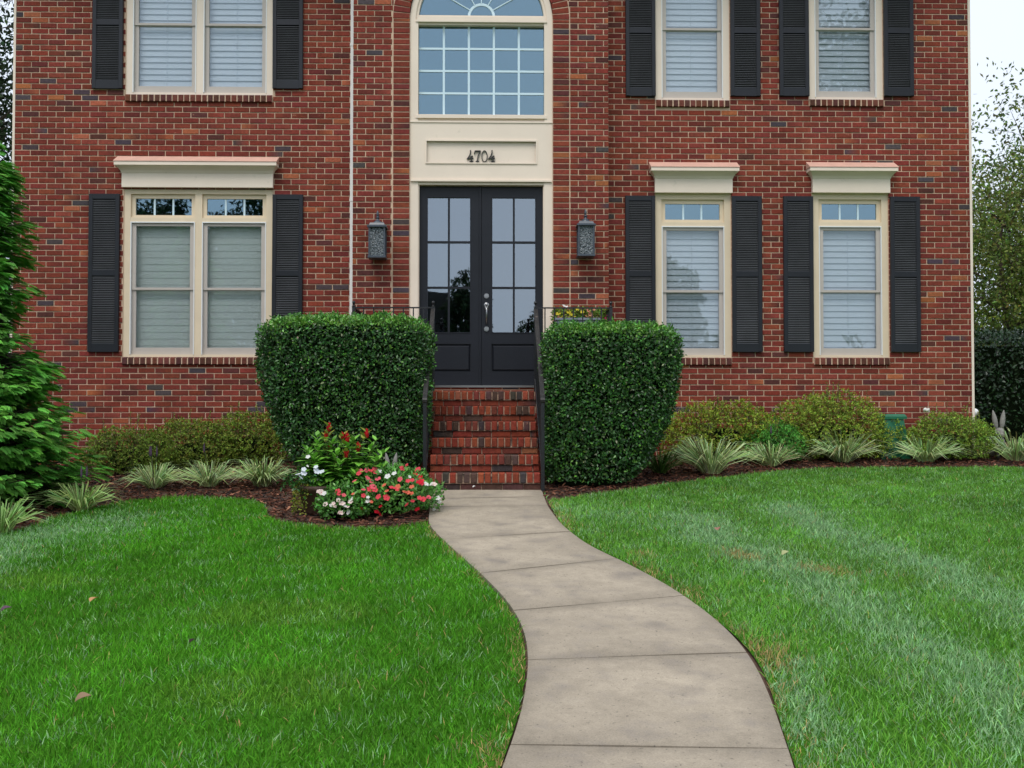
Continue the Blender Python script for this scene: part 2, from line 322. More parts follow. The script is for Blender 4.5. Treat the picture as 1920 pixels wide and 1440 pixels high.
def fill_sheet(name, poly, m, dz):
    import mathutils.geometry as mg
    tr = mg.tessellate_polygon([[Vector((p[0], p[1], 0)) for p in poly]])
    mb = MB(); mb.add([(p[0], p[1], gz(p[0], p[1]) + dz) for p in poly], [tuple(t) for t in tr]); return mb.build(name, m)
def gridfill(name, poly, m, dz, st=.06):        # a sheet following the ground inside an outline
    pa = np.array(poly); xs = np.arange(pa[:, 0].min(), pa[:, 0].max() + st, st); ys = np.arange(pa[:, 1].min(), pa[:, 1].max() + st, st)
    X, Y = np.meshgrid(xs, ys); Z = ground_z(X, Y) + dz; cx = ((X[:-1, :-1] + X[1:, 1:]) / 2).ravel(); cy = ((Y[:-1, :-1] + Y[1:, 1:]) / 2).ravel()
    ins = inpoly(cx, cy, poly); nx = len(xs); fs = [(j * nx + i, j * nx + i + 1, (j + 1) * nx + i + 1, (j + 1) * nx + i) for k, (j, i) in enumerate((j, i) for j in range(len(ys) - 1) for i in range(nx - 1)) if ins[k]]
    me = bpy.data.meshes.new(name); me.from_pydata(np.stack([X, Y, Z], -1).reshape(-1, 3).tolist(), [], fs); return link(me, name, m)
tag(fill_sheet('lawn', polyL, M['lawn_base'], -.004), kind='structure'); tag(fill_sheet('lawn', polyR, M['lawn_base'], -.004), kind='structure')
for nm, x0, x1, y0, y1 in (('far_lawn', -60, 60, -21.4, -12.4), ('far_lawn', -120, FAR_L, -12.4, 60), ('far_lawn', 10.5, 120, -12.4, 60), ('far_lawn', -8.5, 10.5, 9.5, 60), ('far_lawn', -100, 100, -160, -30)):
    tag(grid_mesh(nm, np.linspace(x0, x1, 9), np.linspace(y0, y1, 25), lambda x, y: ground_z(x, y) - .003, M['far']), kind='structure')

# ------------------------------------------------------------------ brickwork
PAL = [((.188, .033, .020), .50), ((.222, .044, .026), .25), ((.150, .028, .020), .16), ((.095, .027, .022), .045), ((.066, .048, .054), .03), ((.33, .095, .04), .03)]
def brick_col(p=PAL, r_=rnd):
    q = r_.random() * sum(w for _, w in p); s = 0
    for c, w in p:
        s += w
        if q <= s: break
    k = r_.uniform(.82, 1.2); return (c[0] * k, c[1] * k * r_.uniform(.88, 1.14), c[2] * k * r_.uniform(.85, 1.2))
BW, BH, JT = .2032, .0677, .0115
def one_brick(mb, u0, u1, z0, z1, d=0, pal=PAL, b=.003):
    if u1 - u0 < .015 or z1 - z0 < .012: return
    k = len(mb.v); j = rnd.uniform(-.0022, .0022)
    mb.bev(u0 + rnd.uniform(-.001, .001), u1 + rnd.uniform(-.001, .001), d + j, d + .02, z0 + rnd.uniform(-.0008, .0008), z1, b)
    c1 = brick_col(pal); c2 = brick_col(pal) if rnd.random() < .25 else c1   # flashed bricks change colour along their length
    for i in range(k, len(mb.v)):
        t = (mb.v[i][0] - u0) / (u1 - u0); t = min(1, max(0, t)); mb.c[i] = tuple(a * (1 - t) + b_ * t for a, b_ in zip(c1, c2))
def brickwork(mb, u0, u1, z0, z1, blocks=lambda za, zb: [], phase=0., d=0, stack=False, pal=PAL):
    r0 = math.floor(z0 / BH)
    for r_ in range(r0, math.ceil(z1 / BH) + 1):
        za, zb = max(r_ * BH + JT / 2, z0 + .002), min((r_ + 1) * BH - JT / 2, z1 - .002)
        if zb - za < .012: continue
        bl = blocks(za, zb); off = phase + (0 if stack or r_ % 2 else BW / 2); k = math.floor((u0 - off) / BW)
        while off + k * BW < u1:
            segs = [(max(off + k * BW + JT / 2, u0), min(off + (k + 1) * BW - JT / 2, u1))]; k += 1
            for b0, b1 in bl:
                ns = []
                for s0, s1 in segs:
                    if b1 <= s0 or b0 >= s1: ns.append((s0, s1)); continue
                    if b0 > s0: ns.append((s0, b0 - .003))
                    if b1 < s1: ns.append((b1 + .003, s1))
                segs = ns
            for s0, s1 in segs: one_brick(mb, s0, s1, za, zb, d, pal)
def remap(mb, O, U, N):                    # local (u, d, z) -> world
    O, U, N = map(np.array, (O, U, N)); mb.v = [tuple(O + U * v[0] + N * v[1] + np.array([0, 0, v[2]])) for v in mb.v]; return mb
def wall_slab(mb, x0, x1, z0, z1, y0, y1, holes):    # solid wall with rectangular openings and their reveals
    xs = sorted({x0, x1, *[h[0] for h in holes], *[h[1] for h in holes]}); zs = sorted({z0, z1, *[h[2] for h in holes], *[h[3] for h in holes]})
    inh = lambda x, z: any(h[0] < x < h[1] and h[2] < z < h[3] for h in holes)
    for i in range(len(xs) - 1):
        for j in range(len(zs) - 1):
            a, b, c, d = xs[i], xs[i + 1], zs[j], zs[j + 1]
            if inh((a + b) / 2, (c + d) / 2): continue
            mb.add([(a, y0, c), (b, y0, c), (b, y0, d), (a, y0, d)], [(0, 1, 2, 3)]); mb.add([(a, y1, c), (b, y1, c), (b, y1, d), (a, y1, d)], [(3, 2, 1, 0)])
    for a, b, c, d in holes:
        for p, q in (((a, c), (a, d)), ((a, d), (b, d)), ((b, d), (b, c)), ((b, c), (a, c))):
            mb.add([(p[0], y0, p[1]), (q[0], y0, q[1]), (q[0], y1, q[1]), (p[0], y1, p[1])], [(0, 1, 2, 3)])
    mb.add([(x0, y0, z1), (x1, y0, z1), (x1, y1, z1), (x0, y1, z1)], [(0, 1, 2, 3)])

BY = -.31                                   # front of the entrance bay
HX0, HX1 = PX(22, 0), PX(1822, 0); HB, HT = -.3, 6.85
house = thing('brick_house', (0, 0, 0), 'two storey red brick house with cream trim, black shutters and a charcoal double door', 'house')
BX0, BX1 = PX(660, BY), PX(1142, BY)
AX = PX(902, BY); AR = (PX(1037, BY) - PX(767, BY)) / 2; ARB = AR + .21; AZ = PZ(36, BY); LZ = .978     # arch centre, radii, spring height, landing height
# window openings: x0, x1, z0, z1 (outer edge of the frame)
def opening(pxa, pxb, pyt, pyb, Y=0):
    xc = (pxa + pxb) / 2; return PX(pxa, Y), PX(pxb, Y), PZ(pyb, Y, xc), PZ(pyt, Y, xc)
W_UL = opening(230, 508, -98, 178); W_LL = opening(229, 509, 352, 670)
W_UA = opening(1231, 1371, -90, 188); W_UB = opening(1521, 1661, -90, 187)
W_LA = opening(1230, 1372, 362, 671); W_LB = opening(1526, 1668, 362, 671)
WINS = [W_UL, W_LL, W_UA, W_UB, W_LA, W_LB]
SILLH = .088
main_blocks = lambda za, zb: [(w[0] - .004, w[1] + .004) for w in WINS if w[2] - SILLH - .004 < (za + zb) / 2 < w[3]]
mb = MB(); wall_slab(mb, HX0, BX0 + .05, HB, HT, .0075, .26, [w for w in WINS if w[1] < 0]); wallL = mb.build('wall', M['mortar'], house)
mb = MB(); wall_slab(mb, BX1 - .05, HX1, HB, HT, .0075, .26, [w for w in WINS if w[0] > 0])
wall = mb.build('wall', M['mortar'], house)
mb = MB(); brickwork(mb, HX0, BX0, HB + .1, HT, main_blocks, .02); mb.build('face_brick', M['brick'], wallL)
mb = MB(); brickwork(mb, BX1, HX1, HB + .1, HT, main_blocks, .11)
mb.build('face_brick', M['brick'], wall)
# entrance bay
def arch_half(z, r_): return r_ if z < AZ else (math.sqrt(max(0, r_ * r_ - (z - AZ) ** 2)))
mb = MB(); yb, yk = BY + .0075, .0
mb.box(BX0, AX - ARB + .21, yb, yk, HB, AZ + .3); mb.box(AX + ARB - .21, BX1, yb, yk, HB, AZ + .3)
nA = 28
for i in range(nA):
    a0, a1 = math.pi * i / nA, math.pi * (i + 1) / nA; r_ = AR + .002
    p0, p1 = (AX - r_ * math.cos(a0), AZ + .3 * 0 + r_ * math.sin(a0)), (AX - r_ * math.cos(a1), AZ + r_ * math.sin(a1))
    if p1[1] < AZ + .3 and p0[1] < AZ + .3: continue
    mb.prism([(p0[0], max(p0[1], AZ + .3)), (p1[0], max(p1[1], AZ + .3)), (p1[0], HT), (p0[0], HT)], yb, yk)
xq = math.sqrt(AR ** 2 - .3 ** 2) if AR > .3 else 0
mb.box(BX0, AX - xq, yb, yk, AZ + .3, HT); mb.box(AX + xq, BX1, yb, yk, AZ + .3, HT); mb.box(AX - AR, AX + AR, yb, yk, HB, LZ - .02)
bay = mb.build('entrance_bay', M['mortar'], house)
mb = MB(); blk = lambda za, zb: [(AX - arch_half((za + zb) / 2, ARB), AX + arch_half((za + zb) / 2, ARB))] if (za + zb) / 2 < AZ + ARB else []
brickwork(mb, BX0 + .001, BX1 - .001, HB + .1, HT, blk, BX0 - .155, BY)
for s in (-1, 1):
    e = AX + s * AR; brickwork(mb, min(e, e + s * .2), max(e, e + s * .2), HB + .1, AZ, phase=min(e, e + s * .2) - .0, d=BY, stack=True)
nv = int(math.pi * (AR + .1) / .072)
for i in range(nv):                         # voussoirs of the round arch
    a = math.pi * (i + .5) / nv; k = len(mb.v); w_ = math.pi * (AR + .1) / nv - .012; one_brick(mb, .004, .2, -w_ / 2, w_ / 2, BY)
    for q in range(k, len(mb.v)):
        u_, d_, z_ = mb.v[q]; rr = AR + u_; tt = z_ * rr / (AR + .1); mb.v[q] = (AX - rr * math.cos(a) - tt * math.sin(a) * -1, d_, AZ + rr * math.sin(a) + tt * math.cos(a))
mb.build('face_brick', M['brick'], bay)
for s, xx in ((-1, BX0), (1, BX1)):         # brick returns of the bay
    t = MB(); brickwork(t, 0.0, .30, HB + .1, HT, phase=.1); remap(t, (xx - s * .0075 * 0, BY + .004, 0), (0, 1, 0), (-s, 0, 0)); t.build('return_brick', M['brick'], bay)
# side and back walls, roof, eaves (seen only from the side)
mb = MB(); HD = 9.2
mb.box(HX0, HX0 + .2, .262, HD, HB, HT); mb.box(HX1 - .2, HX1, .262, HD, HB, HT); mb.box(HX0 + .2, HX1 - .2, HD - .2, HD, HB, HT); mb.build('side_wall', M['siding'], house)
mb = MB(); e = .4; zr = HT + .24; mb.v = []; mb.add([(HX0 - e, -.7, zr), (HX1 + e, -.7, zr), (HX1 + e, HD + .5, zr), (HX0 - e, HD + .5, zr), (HX0 + 3.4, HD / 2, zr + 3.2), (HX1 - 3.4, HD / 2, zr + 3.2)],
      [(0, 1, 5, 4), (1, 2, 5), (2, 3, 4, 5), (3, 0, 4), (3, 2, 1, 0)]); mb.build('roof', M['roof'], house)
mb = MB(); mb.box(HX0 - e, HX1 + e, -.68, .0, HT + .0, HT + .22); mb.build('eaves', M['cream'], house)
mb = MB(); mb.box(HX0 + .21, HX1 - .21, 1.6, 1.7, HB, HT - .02); mb.box(HX0 + .21, HX1 - .21, .27, 1.59, HT - .12, HT - .03); mb.box(HX0 + .21, HX1 - .21, .27, 1.59, 3.85, 3.95); mb.build('inner_wall', M['room'], house)
for nm, xa, xb in (('corner_board', HX0 - .032, HX0 - .003), ('corner_board', HX1 + .003, HX1 + .034)):
    mb = MB(); mb.box(xa, xb, .005, .12, .12, HT); mb.build(nm, M['cream'], house)
# downspout in the corner beside the bay
mb = MB(); dx = PX(659, -.1); mb.box(dx - .028, dx + .022, -.09, -.015, .25, HT - .02)
for z_ in (1.6, 3.3, 5.2): mb.box(dx - .034, dx + .026, -.094, -.012, z_, z_ + .03)
mb.build('downspout', M['white'], house)
# round vent by the right corner
mb = MB(); vx, vz = HX1 + .06, PZ(773, .05, 1830); mb.tube([(HX1, .09, vz), (vx, .09, vz)], .03, 12); mb.ball((vx + .01, .09, vz), .05, 12); mb.build('vent_cap', M['white'], house, True)

# ------------------------------------------------------------------ windows
def rowlock_sill(w, Y, parent, over=.03):
    mb = MB(); n = round((w[1] - w[0]) / .0725); p = (w[1] - w[0]) / n
    for i in range(n):
        x = w[0] + i * p; k = len(mb.v); one_brick(mb, x + .005, x + p - .005, w[2] - SILLH, w[2] - .004, Y - over, [((.15, .045, .03), .6), ((.10, .035, .028), .4)], .008)
        for q in range(k, len(mb.v)):
            v = mb.v[q]
            if v[1] > Y - over + .015: mb.v[q] = (v[0], Y + .05, v[2] + .014 * (v[2] > w[2] - .05))
    mb.build('sill', M['brick'], parent)
    mb = MB(); mb.box(w[0] + .004, w[1] - .004, Y - over + .007, Y + .2, w[2] - SILLH + .004, w[2] - .008); mb.build('sill_mortar', M['mortar'], parent)
def window(w, units, transom, style, label, pitch=.0745):
    x0, x1, z0, z1 = w; Y = .018; c = .078; cb = .035; mbw = MB(); mul = .085
    mbw.box(x0, x0 + c, Y, Y + .14, z0, z1); mbw.box(x1 - c, x1, Y, Y + .14, z0, z1); mbw.box(x0 + c, x1 - c, Y + .001, Y + .14, z0, z0 + cb); mbw.box(x0 + c, x1 - c, Y + .001, Y + .14, z1 - .075, z1)
    uw = (x1 - x0 - 2 * c - (units - 1) * mul) / units; us = [(x0 + c + i * (uw + mul), x0 + c + i * (uw + mul) + uw) for i in range(units)]
    for i in range(units - 1): mbw.box(us[i][1], us[i][1] + mul, Y + .002, Y + .14, z0 + cb, z1 - .075)
    zt = z1 - .075
    if transom:
        zt = z0 + (z1 - z0) * .80
        for a, b in us: mbw.box(a, b, Y + .003, Y + .14, zt, zt + .05)
    o = mbw.build('window', M['cream_d'] if transom else M['cream'], house); o['label'] = label
    for a, b in us:                          # stepped inner stop of the frame
        zb_ = z0 + cb; mb = MB()
        for (p0, p1, q0, q1) in ((a, a + .012, zb_, zt), (b - .012, b, zb_, zt), (a + .012, b - .012, zt - .014, zt)): mb.box(p0, p1, Y - .006 if 1 else 0, Y + .1, q0, q1)
        mb.build('storm_trim', M['white'], o)
        a += .014; b -= .014; zt_ = zt - .018; zm = zb_ + (zt_ - zb_) * .5; s = .048
        mb = MB()
        for (ya, za, zz, bb) in ((Y + .034, zb_, zm + .012, .085), (Y + .018, zm - .012, zt_, s)):
            mb.box(a, a + s, ya, ya + .03, za, zz); mb.box(b - s, b, ya, ya + .03, za, zz); mb.box(a + s, b - s, ya - .001, ya + .03, zz - .032, zz); mb.box(a + s, b - s, ya - .001, ya + .03, za, za + (bb if za < zm - .02 else .028))
        mb.build('sash', M['taupe'], o)
        for (ya, za, zz) in ((Y + .05, zb_ + .03, zm), (Y + .036, zm - .002, zt_ - .02)):
            g = MB(); g.box(a + .03, b - .03, ya, ya + .004, za, zz); g.build('pane', M['glass'], o)
        mb = MB(); z = zb_ + .03; top = zt_ - .01; ym = Y + .115
        while z < top:
            zz = min(z + pitch * 1.06, top)
            if style == 'blind':
                d = .016; mb.add([(a + .02, ym - d, z), (b - .02, ym - d, z), (b - .02, ym + .004, zz), (a + .02, ym + .004, zz), (a + .02, ym - d + .004, z - .002), (b - .02, ym - d + .004, z - .002), (b - .02, ym + .008, zz), (a + .02, ym + .008, zz)],
                       [(0, 1, 2, 3), (7, 6, 5, 4), (0, 4, 5, 1), (1, 5, 6, 2), (3, 2, 6, 7), (0, 3, 7, 4)])
            else:
                d = .006; mb.add([(a + .02, ym - d, z), (b - .02, ym - d, z), (b - .02, ym, zz), (a + .02, ym, zz), (a + .02, ym + .004, z), (b - .02, ym + .004, z), (b - .02, ym + .006, zz), (a + .02, ym + .006, zz)],
                       [(0, 1, 2, 3), (7, 6, 5, 4), (0, 4, 5, 1), (1, 5, 6, 2), (3, 2, 6, 7), (0, 3, 7, 4)])
            z += pitch
        if style == 'blind':
            mb.box(a + .02, b - .02, ym - .028, ym + .02, zb_ + .07, zb_ + .095); xc = (a + b) / 2; mb.box(xc - .002, xc + .002, ym - .022, ym - .018, zb_ + .09, top)
        mb.build('blind', M['blind'] if style == 'blind' else M['shade'], o)
        if transom:
            ta, tb, tz0, tz1 = a - .014, b + .014, zt + .05, z1 - .075; f = .05; mb = MB()
            mb.box(ta, ta + f, Y + .03, Y + .06, tz0, tz1); mb.box(tb - f, tb, Y + .03, Y + .06, tz0, tz1); mb.box(ta + f, tb - f, Y + .029, Y + .06, tz0, tz0 + .035); mb.box(ta + f, tb - f, Y + .029, Y + .06, tz1 - .05, tz1)
            mb.build('transom_frame', M['cream_d'], o)
            g = MB(); g.box(ta + f - .01, tb - f + .01, Y + .047, Y + .051, tz0 + .03, tz1 - .045); g.build('transom_pane', M['glass_tint'], o)
            mb = MB(); q = (tb - ta - 2 * f) / 3
            for k in (1, 2): mb = MB(); mb.box(ta + f + k * q - .011, ta + f + k * q + .011, Y + .040, Y + .0465, tz0 + .036, tz1 - .051); mb.build('grille_bar', M['muntin'], o)
    rowlock_sill(w, 0, o)
    return o
def cornice(w, fz0, fz1, pad, parent):       # frieze board, crown moulding and flashing over a lower window
    x0, x1 = w[0] - .012, w[1] + .012; mb = MB(); mb.box(x0, x1, -.05, .02, fz0, fz1)
    prof = [(.052, fz1 - .012), (.06, fz1), (.07, fz1 + .018), (.095, fz1 + .04), (.125, fz1 + .058), (.13, fz1 + .062), (.13, fz1 + .066), (.15, fz1 + .068), (.15, fz1 + .108)]
    e0 = .052; vs = []; n = len(prof)
    for d, z in prof:
        e = (d - e0) * pad; vs += [(x0 - e, .0, z), (x0 - e, -d, z), (x1 + e, -d, z), (x1 + e, .0, z)]
    fs = [(4 * i + k, 4 * i + k + 1, 4 * i + k + 5, 4 * i + k + 4) for i in range(n - 1) for k in range(3)] + [(0, 3, 2, 1), tuple(4 * (n - 1) + k for k in range(4))]
    mb.add(vs, fs); mb.build('window_head', M['cream'], parent)
    e = (.15 - e0) * pad + .006; zt = fz1 + .111; mb = MB()
    mb.add([(x0 - e, .0, zt), (x1 + e, .0, zt), (x1 + e, -.156, zt), (x0 - e, -.156, zt), (x0 - e, .0, zt + .095), (x1 + e, .0, zt + .095), (x1 + e, -.156, zt + .008), (x0 - e, -.156, zt + .008)],
           [(0, 1, 2, 3), (7, 6, 5, 4), (3, 2, 6, 7), (2, 1, 5, 6), (1, 0, 4, 5), (0, 3, 7, 4)])
    mb.build('flashing', M['flash'], parent)
w1 = window(W_UL, 2, False, 'blind', 'upper double window with closed white blinds'); w2 = window(W_LL, 2, True, 'shade', 'lower double window with pale shades and a transom', .083)
w3 = window(W_UA, 1, False, 'blind', 'upper window nearest the entrance'); w4 = window(W_UB, 1, False, 'blind', 'upper window reflecting tree branches')
w5 = window(W_LA, 1, True, 'blind', 'lower window behind the right clipped bush'); w6 = window(W_LB, 1, True, 'blind', 'lower window nearest the right corner')
for w, o, xc in ((W_LL, w2, 368), (W_LA, w5, 1300), (W_LB, w6, 1597)): cornice(w, w[3] - .004, w[3] + .175, .62, o)

def shutter_mesh(Wd, H, mid):
    mb = MB(); mb.col = (.009, .011, .016); st = .048; rb, rm, rt = .105, .07, .06; t = .035
    mb.bev(0, st, -t, 0, 0, H, .004); mb.bev(Wd - st, Wd, -t, 0, 0, H, .004)
    zm0, zm1 = H * mid - rm / 2, H * mid + rm / 2
    for a, b in ((0, rb), (zm0, zm1), (H - rt, H)): mb.box(st, Wd - st, -t + .004, -.002, a, b)
    for a, b in ((rb, zm0), (zm1, H - rt)):
        n = round((b - a) / .0215); p = (b - a) / n
        for i in range(n):
            z = a + i * p; mb.add([(st, -t + .006, z + .002), (Wd - st, -t + .006, z + .002), (Wd - st, -.010, z + p * .32), (st, -.010, z + p * .32), (st, -t + .006, z - .001), (Wd - st, -t + .006, z - .001)],
                                [(0, 1, 2, 3), (4, 5, 1, 0)], (.17, .175, .19))  # black slats coloured grey: the sky's highlight on their faces is painted in
    mb.box(st, Wd - st, -.006, -.001, rb, H - rt, (.002, .002, .0025))  # backing blacker than the frame: shade between slats put into its colour
    return mb
def shutter(px, w, upper):
    x = PX(px, 0); z0 = PZ({1: 167, 2: 181, 3: 660}[upper], 0, px); H = {1: 1.63, 2: 1.63, 3: 1.915}[upper]
    key = 'u' if upper < 3 else 'l'
    if key not in SH:
        SH[key] = shutter_mesh(.368, H, .50).build('shutter', M['shutter'], house); o = SH[key]
    else:
        o = SH[key].copy(); C.objects.link(o)
    o.location = (x, -.004, z0); o.rotation_euler = (0, R(rnd.uniform(-.15, .15)), 0); return o
SH = {}
for px, u in ((168, 1), (508.5, 1), (1174.5, 2), (1372, 2), (1464.5, 2), (1661.5, 2), (165, 3), (509.5, 3), (1173, 3), (1373, 3), (1469.5, 3), (1670, 3)): shutter(px, None, u)

# ------------------------------------------------------------------ the entrance: arched window, name panel, doors
yc = BY + .03; x0, x1 = AX - AR + .001, AX + AR - .001; CW = .098
def zz(py): return PZ(py, yc, 902)
def xx(px): return PX(px, yc)
aw = MB(); zb = zz(228); zs = zz(27)
# casing: jambs and round head
aw.box(x0, x0 + CW, yc, yc + .16, zb, AZ); aw.box(x1 - CW, x1, yc, yc + .16, zb, AZ)
nA = 40; ri = AR - .001 - CW
for i in range(nA):
    a0, a1 = math.pi * i / nA, math.pi * (i + 1) / nA; ro = AR - .001
    for (rA, rB, yA) in ((ro, ri + .03, yc), (ri + .03, ri, yc + .02)):
        aw.prism([(AX - rA * math.cos(a0), AZ + rA * math.sin(a0)), (AX - rA * math.cos(a1), AZ + rA * math.sin(a1)), (AX - rB * math.cos(a1), AZ + rB * math.sin(a1)), (AX - rB * math.cos(a0), AZ + rB * math.sin(a0))], yA, yc + .16)
aw.box(x0 + CW, x1 - CW, yc + .02, yc + .16, zz(46), zz(28)); aw.box(x0 + CW - .03, x1 - CW + .03, yc - .012, yc + .02, zz(42), zz(38)); aw.box(x0 + CW - .01, x1 - CW + .01, yc - .004, yc + .02, zz(38), zz(32))
aw.box(x0 + CW, x1 - CW, yc + .02, yc + .16, zb, zz(214)); aw.box(x0 + CW - .03, x1 - CW + .03, yc - .01, yc + .02, zz(222), zz(216))
awo = aw.build('arched_window', M['cream'], house)
g = MB(); gx0, gx1 = x0 + CW + .002, x1 - CW - .002; gy = yc + .085; g.box(gx0, gx1, gy, gy + .004, zz(214), zz(46)); g.build('pane', M['glass_tint'], awo)
fan = [(AX - (ri + .01) * math.cos(math.pi * i / 40), AZ + (ri + .01) * math.sin(math.pi * i / 40)) for i in range(41)]
g = MB(); g.prism([(AX - ri, zs + .02), *[(p[0], max(p[1], zs + .02)) for p in fan], (AX + ri, zs + .02)][1:-1], gy, gy + .004); g.build('pane', M['glass_tint'], awo)
m = MB(); gw = .0125; ya = gy - .012
for k in range(1, 5): x_ = gx0 + (gx1 - gx0) * k / 5; m.box(x_ - gw, x_ + gw, ya, gy - .001, zz(214), zz(46))
for k in range(1, 4): z_ = zz(214) + (zz(46) - zz(214)) * k / 4; m.box(gx0, gx1, ya + .001, gy - .002, z_ - gw, z_ + gw)
for k in range(13):
    a0, a1 = math.pi * k / 13, math.pi * (k + 1) / 13; rA, rB = .165, .135
    m.prism([(AX - rA * math.cos(a0), zs + rA * math.sin(a0)), (AX - rA * math.cos(a1), zs + rA * math.sin(a1)), (AX - rB * math.cos(a1), zs + rB * math.sin(a1)), (AX - rB * math.cos(a0), zs + rB * math.sin(a0))], ya, gy - .001)
for dg in (30, 60, 90, 120, 150):
    m.obox((AX - .16 * math.cos(R(dg)), (ya + gy) / 2 + .0, zs + .16 * math.sin(R(dg))), (AX - (ri + .02) * math.cos(R(dg)), (ya + gy) / 2, zs + (ri + .02) * math.sin(R(dg))), .01, .022, (0, 1, 0))
m.build('grille_bar', M['muntin'], awo)
# name panel between door and arched window
pb = MB(); pz0, pz1 = zz(341), zb - .002; ix0, ix1, iz0, iz1 = xx(799), xx(1005), zz(305), zz(265)
wall_slab(pb, x0, x1, pz0, pz1, yc + .004, yc + .12, [(ix0, ix1, iz0, iz1)])
pb.box(ix0 - .01, ix1 + .01, yc + .03, yc + .10, iz0 - .01, iz1 + .01)
for a, b, c, d in ((ix0 - .014, ix1 + .014, iz0 - .014, iz0), (ix0 - .014, ix1 + .014, iz1, iz1 + .018), (ix0 - .014, ix0, iz0, iz1), (ix1, ix1 + .014, iz0, iz1)): pb.box(a, b, yc - .008, yc + .02, c, d)
pb.box(x0 - .001, x1 + .001, yc - .006, yc + .01, pz1 - .012, pz1 + .006); pb.box(x0 + .012, x1 - .012, yc - .02, yc + .01, pz0, pz0 + .02)
pano = pb.build('door_panel', M['cream'], house)
# the house number in old slab-serif figures
nb = MB(); H = PZ(281, yc) - PZ(303, yc); nz = PZ(303.2, yc, 901); wd = .032 * H / .143
def stroke(pts, w, x, k):
    for i in range(len(pts) - 1):
        w0 = w[i] if isinstance(w, list) else w; w1_ = w[i + 1] if isinstance(w, list) else w
        a = np.array(pts[i]) * H; b = np.array(pts[i + 1]) * H; d = (b - a) / max(np.linalg.norm(b - a), 1e-6); n = np.array([-d[1], d[0]]); a2 = a - d * w1_ * H * .15; b2 = b + d * w1_ * H * .15
        q = [a2 + n * w0 * H / 2, a2 - n * w0 * H / 2, b2 - n * w1_ * H / 2, b2 + n * w1_ * H / 2]; yy = yc + .012 - .0004 * (k[0]); k[0] += 1
        nb.prism([(x + p[0], nz + p[1]) for p in q], yy, yc + .031)
kk = [0]; cx0 = PX(875, yc); step = (PX(915.5, yc) - PX(875, yc)) / 3
def four(x):
    stroke([(.30, 1.0), (.31, .80), (.22, .55), (.04, .28)], [0.096, 0.080, 0.080, 0.080], x, kk); stroke([(.0, .27), (.54, .33)], [0.080, 0.072], x, kk)
    stroke([(.44, .52), (.36, .34), (.40, .06)], [0.064, 0.096, 0.088], x, kk); stroke([(.24, .045), (.54, .045)], 0.060, x, kk); stroke([(.30, .42), (.50, .52)], 0.056, x, kk)
def seven(x):
    stroke([(.07, .94), (.55, .94)], 0.084, x, kk); stroke([(.08, .92), (.03, .74)], [0.080, 0.096], x, kk); stroke([(.53, .92), (.34, .55), (.27, .08)], [0.072, 0.080, 0.088], x, kk); stroke([(.14, .045), (.42, .045)], 0.060, x, kk)
def zero(x):
    n = 22; r1, r2 = (.26, .50), (.195, .44)
    for i in range(n):
        a0, a1 = 2 * math.pi * i / n, 2 * math.pi * (i + 1) / n; f = lambda r_, a: (x + H * (.29 + r_[0] * math.cos(a)), nz + H * (.5 + r_[1] * math.sin(a)))
        nb.prism([f(r1, a0), f(r1, a1), f(r2, a1), f(r2, a0)], yc + .012, yc + .031)
four(cx0); seven(cx0 + step); zero(cx0 + 2 * step - .002); four(cx0 + 3 * step); nb.build('house_number', M['number'], pano)
# door casing, leaves, hardware
yd = yc + .09; dz0, dz1 = PZ(722, yd), PZ(350, yd); dx0, dxm, dx1 = PX(784, yd), PX(902, yd), PX(1021, yd)
cb = MB(); cb.box(x0, x0 + .1, yc, yc + .15, LZ + .004, pz0 - .002); cb.box(x1 - .1, x1, yc, yc + .15, LZ + .004, pz0 - .002); cb.box(x0 + .1, x1 - .1, yc + .012, yc + .15, dz1 + .004, pz0 - .002)
cb.box(x0 + .1, x0 + .112, yc + .02, yc + .15, LZ + .004, dz1 + .004); cb.box(x1 - .112, x1 - .1, yc + .02, yc + .15, LZ + .004, dz1 + .004)
cb.build('door_casing', M['cream'], house)
tb = MB(); tb.box(x0 + .1, x1 - .1, yc - .02, yc + .15, dz0 - .03, dz0 - .006); tb.build('threshold', M['chrome'], house)
tb = MB(); brickwork(tb, x0, x1, LZ + .003, dz0 - .031, d=yc - .0, phase=.05); tb.build('threshold_brick', M['brick'], house); tb = MB(); tb.box(x0, x1, yc + .007, yc + .14, LZ - .01, dz0 - .031); tb.build('threshold_mortar', M['mortar'], house)
